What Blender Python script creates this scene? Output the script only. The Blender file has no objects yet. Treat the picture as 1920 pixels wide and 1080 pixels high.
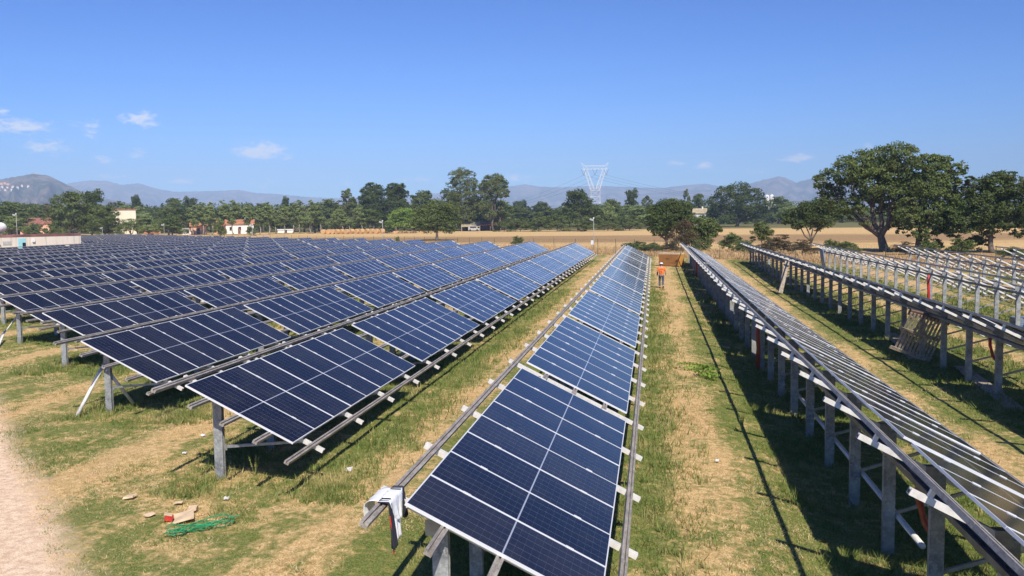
import bpy, bmesh, math, random
import numpy as np
from mathutils import Vector, Matrix
R = math.radians
SC = bpy.context.scene
COL = SC.collection
# ------------------------------------------------------------------ camera
F_PX, YAW, PIT, ROL, CAMH = 1672.44, 0.157900, 0.0795763, 0.013576, 4.95
cY, sY, cP, sP, cR, sR = math.cos(YAW), math.sin(YAW), math.cos(PIT), math.sin(PIT), math.cos(ROL), math.sin(ROL)
fw = Vector((-sY * cP, cY * cP, -sP)); r0 = Vector((cY, sY, 0)); u0 = r0.cross(fw)
right = r0 * cR - u0 * sR; up = r0 * sR + u0 * cR
cam = bpy.data.cameras.new('camera'); cam.lens = F_PX / 1920 * 36; cam.sensor_width = 36; cam.clip_start = .1; cam.clip_end = 60000
camo = bpy.data.objects.new('camera', cam); COL.objects.link(camo)
camo.matrix_world = Matrix(((right.x, up.x, -fw.x, 0), (right.y, up.y, -fw.y, 0), (right.z, up.z, -fw.z, CAMH), (0, 0, 0, 1)))
SC.camera = camo
# ------------------------------------------------------------------ light
SUN_EL, SUN_AZ = 46.5, math.atan2(.37, -.86)          # azimuth clockwise from +Y
SUN_STR, SKY_STR, EXPO = 5.0, 0.10, 0.20
sl = bpy.data.lights.new('sun', 'SUN'); sl.energy = SUN_STR; sl.angle = R(.53); sl.color = (1, .93, .82)
so = bpy.data.objects.new('sun', sl); COL.objects.link(so)
sd = Vector((math.sin(SUN_AZ) * math.cos(R(SUN_EL)), math.cos(SUN_AZ) * math.cos(R(SUN_EL)), math.sin(R(SUN_EL))))
so.rotation_euler = sd.to_track_quat('Z', 'Y').to_euler(); so.location = (0, 0, 50)
SC.view_settings.view_transform = 'Standard'; SC.view_settings.look = 'None'
SC.view_settings.exposure = EXPO; SC.view_settings.gamma = 1
SC.cycles.max_bounces = 6; SC.cycles.transparent_max_bounces = 8; SC.cycles.volume_bounces = 0
SC.cycles.use_denoising = True


def ray(px, py):
    r = (px - 960) / F_PX; u = -(py - 540) / F_PX
    v = fw + right * r + up * u
    return v


def YH(px): return 403 - (px - 1225) * .01358


def at_depth(px, D, z=0.0):
    """point that stands D metres ahead of the camera below image column px"""
    v = ray(px, YH(px)); d = -v.x * sY + v.y * cY
    return Vector((v.x / d * D, v.y / d * D, z))


def on_ground(px, py, z=0.0):
    v = ray(px, py); k = (z - CAMH) / v.z
    return Vector((v.x * k, v.y * k, z))


def height_at(px, py, D): return CAMH + (YH(px) - py) / F_PX * D


class NT:
    """tiny helper for node graphs"""
    def __init__(s, tree):
        s.t = tree; s.n = tree.nodes; s.l = tree.links
    def new(s, typ, **kw):
        n = s.n.new(typ)
        for k, v in kw.items(): setattr(n, k, v)
        return n
    def set(s, sock, v):
        if isinstance(v, bpy.types.NodeSocket): s.l.new(v, sock)
        elif isinstance(v, (tuple, list)) and len(v) == 3 and sock.type == 'RGBA': sock.default_value = (*v, 1)
        else: sock.default_value = v
    def m(s, op, a, b=None, c=None, clamp=False):
        n = s.new('ShaderNodeMath', operation=op, use_clamp=clamp); s.set(n.inputs[0], a)
        if b is not None: s.set(n.inputs[1], b)
        if c is not None: s.set(n.inputs[2], c)
        return n.outputs[0]
    def mix(s, f, a, b, bt='MIX'):
        n = s.new('ShaderNodeMix', data_type='RGBA', blend_type=bt); s.set(n.inputs[0], f); s.set(n.inputs[6], a); s.set(n.inputs[7], b)
        return n.outputs[2]
    def ss(s, v, a, b):
        n = s.new('ShaderNodeMapRange', interpolation_type='SMOOTHSTEP'); s.set(n.inputs[0], v)
        n.inputs[1].default_value = a; n.inputs[2].default_value = b; return n.outputs[0]
    def noise(s, vec, scale, det=3, rough=.55, dist=0):
        n = s.new('ShaderNodeTexNoise'); s.set(n.inputs['Vector'], vec); n.inputs['Scale'].default_value = scale
        n.inputs['Detail'].default_value = det; n.inputs['Roughness'].default_value = rough; n.inputs['Distortion'].default_value = dist
        return n.outputs['Fac']
    def sep(s, v):
        n = s.new('ShaderNodeSeparateXYZ'); s.set(n.inputs[0], v); return n.outputs
    def comb(s, x, y, z):
        n = s.new('ShaderNodeCombineXYZ'); s.set(n.inputs[0], x); s.set(n.inputs[1], y); s.set(n.inputs[2], z); return n.outputs[0]


# ------------------------------------------------------------------ sky
W = bpy.data.worlds.new('World'); SC.world = W; W.use_nodes = True
t = NT(W.node_tree); t.n.clear()
sky = t.new('ShaderNodeTexSky', sky_type='NISHITA'); sky.sun_disc = False; sky.sun_elevation = R(SUN_EL); sky.sun_rotation = SUN_AZ
sky.air_density = 1.0; sky.dust_density = 0.35; sky.ozone_density = 3.2; sky.altitude = 0
tc = t.new('ShaderNodeTexCoord'); gx, gy, gz_ = t.sep(tc.outputs['Generated'])[:3]
az = t.m('ARCTAN2', gx, gy); el = t.m('ARCSINE', gz_)
n1 = t.noise(t.comb(t.m('MULTIPLY', az, 1.0), t.m('MULTIPLY', el, 2.6), 0), 38, 7, .66, 1.2)
n2 = t.noise(t.comb(t.m('ADD', az, 3.0), t.m('MULTIPLY', el, 2.2), 1), 120, 5, .65, .6)
CLOUDS = [(40, 236, 62, 20, .78), (92, 275, 60, 19, .55), (170, 243, 24, 24, .5), (268, 223, 32, 19, .95), (195, 299, 24, 9, .7), (232, 222, 14, 10, .4),
          (260, 288, 24, 13, .5), (493, 285, 60, 24, 1.0), (215, 333, 50, 10, .35), (345, 338, 44, 9, .4), (785, 337, 44, 10, .45), (5, 208, 14, 8, .6),
          (975, 334, 46, 11, .42), (490, 345, 30, 12, .25), (1270, 307, 24, 8, .7), (1320, 310, 22, 9, .95), (1500, 296, 44, 10, .95),
          (1628, 275, 16, 10, .85), (1425, 320, 40, 9, .3), (140, 232, 22, 10, .45), (650, 342, 20, 8, .25)]
tot = None
for cx_, cy_, w_, h_, s_ in CLOUDS:
    v = ray(cx_, cy_).normalized(); a0, e0 = math.atan2(v.x, v.y), math.asin(v.z)
    da = t.m('MULTIPLY', t.m('SUBTRACT', az, a0), F_PX / (w_ * .85)); de = t.m('MULTIPLY', t.m('SUBTRACT', el, e0), F_PX / (h_ * .85))
    d = t.m('SQRT', t.m('ADD', t.m('MULTIPLY', da, da), t.m('MULTIPLY', de, de)))
    mk = t.m('MULTIPLY', t.m('SUBTRACT', 1.25, d, clamp=True), .35 + .65 * s_)
    tot = mk if tot is None else t.m('MAXIMUM', tot, mk)
nn = t.m('ADD', t.m('MULTIPLY', n1, .75), t.m('MULTIPLY', n2, .35))
cl = t.m('MULTIPLY', t.ss(t.m('ADD', t.m('MULTIPLY', tot, .80), t.m('MULTIPLY', t.m('SUBTRACT', nn, .60), 2.6)), .02, .80), 1.0, clamp=True)
cl = t.m('MULTIPLY', cl, t.ss(tot, 0.0, .25))
gm = t.new('ShaderNodeGamma'); t.l.new(sky.outputs[0], gm.inputs[0]); gm.inputs[1].default_value = 1.45
grade = t.mix(1.0, gm.outputs[0], (.180, .318, .545), 'MULTIPLY')
skyc = t.mix(t.m('MULTIPLY', cl, .9), grade, (8.6, 8.7, 9.3))
bg = t.new('ShaderNodeBackground'); t.set(bg.inputs[0], skyc); bg.inputs[1].default_value = SKY_STR
out = t.new('ShaderNodeOutputWorld'); t.l.new(bg.outputs[0], out.inputs[0])


# ------------------------------------------------------------------ materials
def mat(name, base=(.5, .5, .5), rough=.6, metal=0.0, var=0.0, vs=3.0, bump=0.0, bs=30.0, spec=.5, fn=None):
    m = bpy.data.materials.new(name); m.use_nodes = True; t = NT(m.node_tree)
    b = t.n['Principled BSDF']; b.inputs['Roughness'].default_value = rough; b.inputs['Metallic'].default_value = metal
    b.inputs['Specular IOR Level'].default_value = spec
    geo = t.new('ShaderNodeNewGeometry'); P = geo.outputs['Position']
    if fn: c = fn(t, P, b)
    elif var:
        n = t.noise(P, vs, 4, .6)
        lo = tuple(max(0, x * (1 - var)) for x in base); hi = tuple(min(1, x * (1 + var)) for x in base)
        c = t.mix(t.ss(n, .3, .7), lo, hi)
    else: c = base
    if c is not None: t.set(b.inputs['Base Color'], c)
    if bump:
        bn = t.new('ShaderNodeBump'); bn.inputs['Strength'].default_value = bump; bn.inputs['Distance'].default_value = .02
        t.l.new(t.noise(P, bs, 4, .6), bn.inputs['Height']); t.l.new(bn.outputs[0], b.inputs['Normal'])
    return m


def ground_col(t, P):
    x, y, z = t.sep(P)[:3]
    big = t.noise(P, .16, 3, .5); med = t.noise(P, .9, 4, .6); fine = t.noise(P, 6.0, 4, .65); vf = t.noise(P, 38.0, 3, .7)
    vf2 = t.noise(P, 95.0, 2, .7)
    straw = t.mix(t.ss(fine, .3, .7), (.44, .30, .125), (.74, .54, .27)); straw = t.mix(t.ss(vf, .42, .66), straw, (.25, .165, .07)); straw = t.mix(t.m('MULTIPLY', t.ss(vf2, .5, .68), .7), straw, (.74, .58, .33))
    earth = t.mix(t.ss(fine, .3, .7), (.42, .26, .14), (.60, .42, .24)); earth = t.mix(t.m('MULTIPLY', t.ss(vf, .5, .7), .6), earth, (.27, .17, .09)); earth = t.mix(t.m('MULTIPLY', t.ss(vf2, .52, .68), .6), earth, (.74, .57, .36))
    green = t.mix(t.ss(vf, .35, .65), (.06, .09, .02), (.20, .235, .065)); green = t.mix(t.ss(fine, .48, .72), green, (.30, .25, .09)); green = t.mix(t.m('MULTIPLY', t.ss(vf2, .55, .7), .6), green, (.42, .36, .16))
    # distance to the middle of the mown lane between two rows
    lane = t.m('ABSOLUTE', t.m('SUBTRACT', t.m('PINGPONG', t.m('ADD', t.m('SUBTRACT', x, .95), 5.9128 * 40), 5.9128), 0.0))
    ph = t.m('FRACT', t.m('DIVIDE', t.m('ADD', x, 5.9128 * 40 - .85), 5.9128)); dl = t.m('MINIMUM', ph, t.m('SUBTRACT', 1.0, ph))
    lanem = t.m('SUBTRACT', 1.0, t.ss(t.m('ADD', t.m('MULTIPLY', dl, 5.9128), t.m('MULTIPLY', t.m('SUBTRACT', med, .5), 2.2)), .1, 1.15))
    rut = t.noise(t.comb(t.m('MULTIPLY', x, 2.6), t.m('MULTIPLY', y, .22), 0), 1.0, 4, .65); clump = t.noise(P, 2.6, 4, .7)
    dry = t.m('ADD', t.m('MULTIPLY', lanem, .50), t.m('ADD', t.m('MULTIPLY', t.ss(big, .4, .65), .38), t.m('MULTIPLY', t.m('SUBTRACT', med, .46), 1.9)))
    dry = t.m('ADD', dry, t.m('ADD', t.m('MULTIPLY', t.m('SUBTRACT', fine, .5), .9), t.m('ADD', t.m('MULTIPLY', t.m('SUBTRACT', rut, .52), 1.1), t.m('MULTIPLY', t.m('SUBTRACT', clump, .5), 1.2))))
    head = t.m('ADD', y, t.m('MULTIPLY', x, 1.03)); hd = t.m('SUBTRACT', 1.0, t.ss(head, 5.6, 8.0))
    leftside = t.m('MULTIPLY', hd, t.m('SUBTRACT', 1.0, t.ss(x, -3.5, -1.5)))
    dry = t.m('ADD', t.m('SUBTRACT', dry, .02), t.m('MULTIPLY', leftside, .20))
    far = t.ss(y, 34, 75); dry = t.m('ADD', dry, t.m('MULTIPLY', far, .22))
    c = t.mix(t.ss(dry, .18, .78), green, straw)
    c = t.mix(t.m('MULTIPLY', t.ss(rut, .60, .72), .35), c, (.24, .155, .075))
    c = t.mix(t.m('MULTIPLY', t.ss(dry, .85, 1.3), .7), c, earth)
    # track
    rd = t.m('ADD', t.m('ADD', y, t.m('MULTIPLY', x, 1.07)), t.m('ADD', t.m('MULTIPLY', t.m('SUBTRACT', med, .5), 1.8), t.m('MULTIPLY', t.m('SUBTRACT', fine, .5), 1.8)))
    roadm = t.m('MULTIPLY', t.m('SUBTRACT', 1.0, t.ss(rd, 2.1, 3.1)), t.m('SUBTRACT', 1.0, t.ss(x, -6.0, -4.5)))
    sand = t.mix(t.ss(t.m('ADD', t.m('MULTIPLY', fine, .5), t.m('MULTIPLY', vf, .5)), .38, .62), (.52, .37, .25), (.82, .65, .48))
    c = t.mix(roadm, c, sand)
    # dry fields behind the fence
    fs = t.m('ADD', x, y); fm = t.ss(t.m('ADD', fs, t.m('MULTIPLY', med, 3)), 107, 112)
    fs2 = t.ss(t.m('ADD', y, t.m('MULTIPLY', x, .3)), 125, 132)
    fst = t.noise(t.comb(t.m('MULTIPLY', x, .25), y, 0), .09, 4, .6); fsf = t.noise(P, 1.6, 4, .7)
    gold = t.mix(t.ss(fsf, .3, .7), (.52, .33, .13), (.78, .54, .25)); brown = t.mix(t.ss(fsf, .3, .7), (.24, .14, .065), (.42, .27, .13))
    fd = t.m('ADD', t.m('ADD', y, t.m('MULTIPLY', x, .15)), t.m('MULTIPLY', t.m('SUBTRACT', fst, .5), 60))
    bm = t.m('MULTIPLY', t.ss(fd, 150, 175), t.m('SUBTRACT', 1.0, t.ss(fd, 205, 235)))
    bm = t.m('MAXIMUM', bm, t.m('MULTIPLY', t.m('SUBTRACT', 1.0, t.ss(fd, 118, 135)), .8))
    field = t.mix(t.m('MULTIPLY', bm, .85), gold, brown)
    fm = t.m('MAXIMUM', fm, fs2)
    lawn = t.m('MULTIPLY', t.ss(fd, 300, 330), .9)
    field = t.mix(lawn, field, t.mix(fsf, (.16, .15, .055), (.09, .11, .035)))
    c = t.mix(1.0, c, (1.20, 1.15, 1.08), 'MULTIPLY')
    return t.mix(fm, c, field), fine, vf


def f_ground(t, P, b):
    c, fine, vf = ground_col(t, P)
    bn = t.new('ShaderNodeBump'); bn.inputs['Strength'].default_value = .55; bn.inputs['Distance'].default_value = .06
    t.l.new(t.m('ADD', t.noise(P, 14, 5, .75), t.m('MULTIPLY', vf, .5)), bn.inputs['Height']); t.l.new(bn.outputs[0], b.inputs['Normal'])
    return c


def f_blade(kind):
    def g(t, P, b):
        c, fine, vf = ground_col(t, P)
        n = t.noise(P, 17, 2, .6); n2 = t.noise(P, 1.1, 3, .6)
        if kind == 'green': a = t.mix(t.ss(n, .3, .7), (.05, .10, .014), (.21, .27, .065)); a = t.mix(t.ss(n2, .50, .66), a, (.38, .33, .13))
        elif kind == 'dry': a = t.mix(t.ss(n, .3, .7), (.38, .25, .10), (.88, .70, .42))
        else: a = t.mix(t.ss(n, .3, .7), (.34, .21, .10), (.78, .56, .29))
        return t.mix(.45 if kind == 'dry' else .15, a, c)
    return g


def f_leaf(dark, light, warm, sc=.45):
    def g(t, P, b):
        n = t.noise(P, sc, 3, .6); f = t.noise(P, 3.1, 3, .7)
        c = t.mix(t.ss(f, .3, .72), dark, light); c = t.mix(t.ss(n, .52, .72), c, t.mix(f, dark, warm))
        b.inputs['Roughness'].default_value = .62
        return c
    return g


def leafmat(name, dark, light, warm, sc=.45):
    m = mat(name, fn=f_leaf(dark, light, warm, sc), rough=.6, spec=.25)
    t = NT(m.node_tree); b = t.n['Principled BSDF']; o = t.n['Material Output']
    tr = t.new('ShaderNodeBsdfTranslucent'); tr.inputs[0].default_value = (light[0] * 1.6, light[1] * 1.9, light[2], 1)
    mx = t.new('ShaderNodeMixShader'); mx.inputs[0].default_value = .16
    t.l.new(b.outputs[0], mx.inputs[1]); t.l.new(tr.outputs[0], mx.inputs[2]); t.l.new(mx.outputs[0], o.inputs[0])
    return m


def f_glass(t, P, b):
    tc = t.new('ShaderNodeTexCoord'); x, y, z = t.sep(tc.outputs['Object'])[:3]
    def line(v, half):
        fr = t.m('ABSOLUTE', t.m('SUBTRACT', t.m('FRACT', v), .5)); return t.m('GREATER_THAN', fr, .5 - half)
    cx = t.m('DIVIDE', t.m('SUBTRACT', x, .018), 2.264 / 24); cy = t.m('DIVIDE', t.m('SUBTRACT', y, .016), 1.013 / 6)
    lx = t.m('MULTIPLY', line(cx, .010), .16); ly = t.m('MULTIPLY', line(cy, .0105), .52)
    mid = t.m('LESS_THAN', t.m('ABSOLUTE', t.m('SUBTRACT', x, 1.15)), .009)
    bb = t.m('MULTIPLY', line(t.m('MULTIPLY', cy, 5), .02), .04)
    ln = t.m('MAXIMUM', t.m('MAXIMUM', lx, ly), t.m('MAXIMUM', mid, bb))
    oi = t.new('ShaderNodeObjectInfo'); rnd = oi.outputs['Random']
    cell = t.mix(rnd, (.006, .006, .012), (.0105, .0105, .019))
    n = t.noise(P, 5, 3, .6); dn = t.noise(P, 1.3, 4, .65); cell = t.mix(t.m('MULTIPLY', t.ss(t.m('ADD', dn, t.m('MULTIPLY', rnd, .15)), .45, .8), .35), cell, (.045, .042, .04))
    b.inputs['Roughness'].default_value = .09
    b.inputs['Coat Weight'].default_value = .0
    t.l.new(t.m('ADD', t.m('MULTIPLY', n, .05), .10), b.inputs['Roughness'])
    return t.mix(ln, cell, (.36, .39, .45))


def f_post(t, P, b):
    n = t.noise(P, 4, 4, .7); n2 = t.noise(P, 22, 4, .7); z = t.sep(P)[2]
    c = t.mix(t.ss(n, .3, .7), (.17, .18, .18), (.38, .39, .38)); c = t.mix(t.m('MULTIPLY', t.ss(n2, .48, .66), .6), c, (.52, .52, .49)); c = t.mix(t.m('MULTIPLY', t.ss(t.noise(P, 7, 3, .7), .6, .7), .5), c, (.16, .14, .11))
    return t.mix(t.m('MULTIPLY', t.m('SUBTRACT', 1, t.ss(t.m('ADD', z, t.m('MULTIPLY', n, .3)), .0, .35)), .5), c, (.24, .20, .14))


def f_rail(t, P, b):
    x, y, z = t.sep(P)[:3]
    n = t.noise(t.comb(x, t.m('MULTIPLY', y, .4), z), 9, 4, .7); n2 = t.noise(P, 40, 3, .7)
    c = t.mix(t.ss(n, .3, .7), (.23, .205, .175), (.46, .42, .36)); return t.mix(t.m('MULTIPLY', t.ss(n2, .5, .66), .6), c, (.17, .11, .065))


def f_wallL(t, P, b):
    x, y, z = t.sep(P)[:3]
    st = t.noise(t.comb(t.m('MULTIPLY', x, 2), t.m('MULTIPLY', y, 2), t.m('MULTIPLY', z, .12)), 1.2, 4, .7)
    c = t.mix(t.noise(P, .8, 3), (.66, .57, .46), (.78, .69, .57)); return t.mix(t.m('MULTIPLY', t.ss(st, .52, .7), .55), c, (.33, .29, .25))


def f_hill(t, P, b):
    z = t.sep(P)[2]; n = t.noise(P, .004, 6, .65); n2 = t.noise(P, .02, 5, .7)
    c = t.mix(t.ss(n, .4, .6), (.07, .08, .05), (.30, .22, .17)); n3 = t.noise(P, .012, 6, .75)
    bn = t.new('ShaderNodeBump'); bn.inputs['Strength'].default_value = 1; bn.inputs['Distance'].default_value = 26; t.l.new(n3, bn.inputs['Height']); t.l.new(bn.outputs[0], b.inputs['Normal'])
    return t.mix(t.m('MULTIPLY', t.ss(n2, .42, .62), .8), c, (.05, .07, .03))


M = dict(
    ground=mat('ground_mix', fn=f_ground, rough=.95, spec=.1),
    grass=mat('green_blades', fn=f_blade('green'), rough=.7, spec=.2),
    dry=mat('dry_blades', fn=f_blade('dry'), rough=.8, spec=.15),
    field=mat('field_straw', fn=f_blade('field'), rough=.85, spec=.1),
    glass=mat('panel_glass', fn=f_glass, rough=.1, spec=.24),
    frame=mat('panel_frame', (.80, .80, .80), .4, .15),
    back=mat('panel_back', (.045, .04, .04), .6),
    rail=mat('weathered_rail', fn=f_rail, rough=.55, metal=.12),
    raft=mat('bright_zinc', (.72, .69, .63), .5, .05, var=.12, vs=9),
    post=mat('galvanised_post', fn=f_post, rough=.6, metal=.15),
    steel=mat('grey_steel', (.33, .33, .32), .5, .4, var=.2, vs=8),
    darksteel=mat('dark_tray', (.16, .16, .16), .5, .3, var=.3, vs=5),
    orange=mat('orange_conduit', (.40, .075, .03), .45, var=.2, vs=12),
    red=mat('red_paint', (.50, .04, .025), .5, var=.2, vs=12),
    black=mat('black_cable', (.012, .012, .012), .5),
    white=mat('white_paint', (.78, .77, .74), .5, var=.06, vs=4),
    pvc=mat('white_pipe', (.72, .70, .64), .4, var=.15, vs=7),
    cloth=mat('white_cloth', (.80, .80, .80), .85, bump=.3, bs=30), darkcloth=mat('navy_cloth', (.02, .022, .035), .9),
    wood=mat('grey_wood', (.36, .30, .23), .85, var=.35, vs=9, bump=.3), woodred=mat('brown_wood', (.17, .10, .07), .85, var=.3, vs=7),
    box=mat('brown_cardboard', (.36, .165, .045), .85, var=.14, vs=1.5), boxl=mat('sunlit_cardboard', (.56, .28, .065), .85, var=.14, vs=1.5), tape=mat('pale_cardboard', (.70, .52, .32), .8, var=.15, vs=6),
    ink=mat('dark_ink', (.10, .05, .02), .9),
    strap=mat('green_strap', (.03, .30, .12), .45, var=.3, vs=15),
    hay=mat('hay', (.58, .35, .15), .95, var=.25, vs=3, bump=.6, bs=12),
    bark=mat('dark_bark', (.13, .105, .08), .95, var=.4, vs=4, bump=.6, bs=9), bark2=mat('pale_bark', (.30, .26, .21), .9, var=.35, vs=3),
    oak=leafmat('oak_leaves', (.048, .068, .017), (.19, .23, .065), (.25, .24, .08)),
    oakd=leafmat('dark_leaves', (.030, .046, .012), (.12, .155, .040), (.16, .16, .05)),
    euc=leafmat('grey_green_leaves', (.060, .075, .025), (.21, .24, .085), (.28, .25, .11)),
    pop=leafmat('pale_green_leaves', (.10, .135, .045), (.32, .37, .13), (.38, .38, .17)),
    lime=leafmat('bright_leaves', (.10, .17, .025), (.30, .40, .07), (.34, .40, .08)),
    rust=leafmat('brown_leaves', (.06, .045, .025), (.17, .12, .06), (.20, .12, .055)),
    tile=mat('terracotta_tiles', (.46, .19, .09), .85, var=.3, vs=1.2, bump=.5, bs=6), tiled=mat('dark_red_tiles', (.30, .12, .08), .85, var=.3, vs=1.2),
    tan=mat('tan_sheet_roof', (.42, .34, .20), .8, var=.2, vs=.8), plaster=mat('cream_plaster', (.78, .70, .52), .9, var=.06, vs=.5), plasterw=mat('white_plaster', (.78, .76, .72), .9, var=.06, vs=.6),
    pink=mat('salmon_plaster', (.72, .42, .28), .9, var=.08, vs=.7), yel=mat('yellow_plaster', (.72, .66, .34), .9, var=.08, vs=.7), teal=mat('pale_blue_paint', (.32, .62, .66), .7, var=.08, vs=1),
    wallL=mat('stained_wall', fn=f_wallL, rough=.9), para=mat('faded_red_band', (.24, .10, .085), .9, var=.5, vs=.35), dark=mat('dark_opening', (.015, .015, .018), .4), conc=mat('concrete', (.42, .41, .38), .9, var=.15, vs=2),
    hill=mat('hill_ground', fn=f_hill, rough=.95, spec=.05), lattice=mat('pale_steel', (.70, .70, .70), .5, .1),
    wire=mat('overhead_wire', (.10, .11, .12), .5, .5), insul=mat('glass_insulator', (.18, .20, .22), .4),
    fence=mat('green_fence', (.06, .085, .05), .6), skin=mat('skin', (.50, .28, .18), .6), vest=mat('orange_vest', (.90, .20, .03), .7, bump=.2, bs=20), trous=mat('grey_trousers', (.085, .09, .125), .85, var=.2, vs=12),
    sleeve=mat('shaded_sleeve', (.06, .02, .02), .85), boots=mat('dark_boots', (.02, .018, .015), .7), bale=mat('bale_net', (.60, .37, .17), .9), blue=mat('blue_grey_sheet', (.22, .28, .36), .4, .2, var=.1, vs=3),
)


# ------------------------------------------------------------------ mesh helpers
class MB:
    def __init__(s): s.v = []; s.f = []; s.mi = []; s.mats = []
    def mat(s, m):
        m = M[m] if isinstance(m, str) else m
        if m not in s.mats: s.mats.append(m)
        return s.mats.index(m)
    def add(s, vs, fs, m):
        k = len(s.v); i = s.mat(m); s.v += [tuple(v) for v in vs]; s.f += [tuple(k + a for a in f) for f in fs]; s.mi += [i] * len(fs)
    def box(s, c, d, m, rot=None):
        c = Vector(c); h = Vector(d) / 2; vs = []
        for x in (-1, 1):
            for y in (-1, 1):
                for z in (-1, 1):
                    p = Vector((x * h.x, y * h.y, z * h.z)); p = rot @ p if rot else p; vs.append(c + p)
        s.add(vs, [(0, 1, 3, 2), (4, 6, 7, 5), (0, 4, 5, 1), (2, 3, 7, 6), (0, 2, 6, 4), (1, 5, 7, 3)], m)
    def prism(s, prof, a, b, X, Y, m):
        """profile (u,v) polygon extruded from a to b; X, Y = the profile's axes"""
        a, b, X, Y = Vector(a), Vector(b), Vector(X), Vector(Y); n = len(prof)
        vs = [a + X * u + Y * v for u, v in prof] + [b + X * u + Y * v for u, v in prof]
        fs = [(i, (i + 1) % n, n + (i + 1) % n, n + i) for i in range(n)] + [tuple(range(n))[::-1], tuple(range(n, 2 * n))]
        s.add(vs, fs, m)
    def bar(s, a, b, w, h, m, upv=(0, 0, 1)):
        a, b = Vector(a), Vector(b); d = (b - a).normalized(); X = d.cross(Vector(upv))
        if X.length < 1e-3: X = d.cross(Vector((0, 1, 0)))
        X.normalize(); Y = X.cross(d).normalized()
        s.prism([(-w / 2, -h / 2), (w / 2, -h / 2), (w / 2, h / 2), (-w / 2, h / 2)], a, b, X, Y, m)
    def tube(s, pts, rad, m, n=7, cap=True):
        pts = [Vector(p) for p in pts]; rad = rad if isinstance(rad, (list, tuple)) else [rad] * len(pts); vs = []
        for i, p in enumerate(pts):
            d = (pts[min(i + 1, len(pts) - 1)] - pts[max(i - 1, 0)]).normalized(); X = d.cross(Vector((.13, .31, .94)))
            if X.length < .05: X = d.cross(Vector((1, 0, 0)))
            X.normalize(); Y = d.cross(X)
            for k in range(n):
                a = 2 * math.pi * k / n; vs.append(p + (X * math.cos(a) + Y * math.sin(a)) * rad[i])
        fs = [(i * n + k, i * n + (k + 1) % n, (i + 1) * n + (k + 1) % n, (i + 1) * n + k) for i in range(len(pts) - 1) for k in range(n)]
        if cap: fs += [tuple(range(n))[::-1], tuple(range((len(pts) - 1) * n, len(pts) * n))]
        s.add(vs, fs, m)
    def build(s, name, parent=None, smooth=False):
        me = bpy.data.meshes.new(name); me.from_pydata(s.v, [], s.f)
        for m in s.mats: me.materials.append(m)
        me.polygons.foreach_set('material_index', s.mi)
        if smooth: me.polygons.foreach_set('use_smooth', [True] * len(s.f))
        me.validate(); me.update(); return link(name, me, parent)


def link(name, me, parent=None, loc=None, rot=None):
    o = bpy.data.objects.new(name, me); COL.objects.link(o)
    if parent: o.parent = parent
    if loc is not None: o.location = loc
    if rot is not None: o.rotation_euler = rot
    return o


def np_mesh(name, verts, nper, mats, parent=None):
    """verts (N*nper,3): N separate faces of nper corners"""
    me = bpy.data.meshes.new(name); nv = len(verts); nf = nv // nper
    me.vertices.add(nv); me.vertices.foreach_set('co', np.ascontiguousarray(verts, dtype=np.float32).ravel())
    me.loops.add(nv); me.loops.foreach_set('vertex_index', np.arange(nv, dtype=np.int32))
    me.polygons.add(nf); me.polygons.foreach_set('loop_start', np.arange(0, nv, nper, dtype=np.int32))
    for m in (mats if isinstance(mats, list) else [mats]): me.materials.append(m)
    me.update(calc_edges=True); return link(name, me, parent)


def tag(o, label=None, cat=None, group=None, kind=None):
    for k, v in (('label', label), ('category', cat), ('group', group), ('kind', kind)):
        if v: o[k] = v
    return o


def thing(name, label, cat, loc=(0, 0, 0), rz=0, group=None):
    o = bpy.data.objects.new(name, None); COL.objects.link(o); o.location = loc; o.rotation_euler = (0, 0, rz); o.empty_display_size = .2
    return tag(o, label, cat, group)


def copy_tree(o, parent=None):
    c = o.copy(); COL.objects.link(c)
    if parent: c.parent = parent
    for ch in list(KIDS.get(o.name, [])): copy_tree(ch, c)
    return c


KIDS = {}
def kids(root, *ch): KIDS[root.name] = list(ch)


def smooth(a, b, x):
    t_ = np.clip((np.asarray(x, float) - a) / (b - a), 0, 1); return t_ * t_ * (3 - 2 * t_)


def gz(x, y):
    """height of the ground: a shallow dip right of the middle lane"""
    d = -.30 * smooth(1.2, 3.6, x) * (1 - smooth(60, 95, y)) - .12 * smooth(2, 3.6, x) * (1 - smooth(14, 21, y))
    d = d - .10 * smooth(11, 16, x) * (1 - smooth(60, 90, y))
    return d


# ------------------------------------------------------------------ terrain
def make_ground():
    xs = np.unique(np.concatenate([np.arange(-60, 44, .5), np.linspace(-400, -60, 30), np.linspace(44, 400, 30), np.linspace(-9000, -400, 12), np.linspace(400, 9000, 12)]))
    ys = np.unique(np.concatenate([np.arange(-6, 70, .5), np.arange(70, 130, 2.), np.linspace(130, 420, 30), np.linspace(420, 16000, 14), [-300, -60]]))
    X, Y = np.meshgrid(xs, ys); rs = np.random.RandomState(3)
    Z = gz(X, Y)
    near = (np.abs(X + 8) < 50) & (Y < 70) & (Y > -6)
    Z = Z + near * (np.sin(X * 1.7 + Y * .6) * np.sin(Y * 1.1 - X * .4) * .018 + rs.normal(0, .008, X.shape))
    Z[(Y + 1.07 * X < 2.2) & near] = 0.0
    me = bpy.data.meshes.new('ground'); nx, ny = len(xs), len(ys)
    v = np.stack([X, Y, Z], -1).reshape(-1, 3); i = np.arange((nx) * (ny)).reshape(ny, nx)
    f = np.stack([i[:-1, :-1], i[:-1, 1:], i[1:, 1:], i[1:, :-1]], -1).reshape(-1, 4)
    me.from_pydata(v.tolist(), [], f.tolist()); me.materials.append(M['ground']); me.polygons.foreach_set('use_smooth', [True] * len(f)); me.update()
    tag(link('ground', me), kind='structure')
make_ground()


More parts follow.
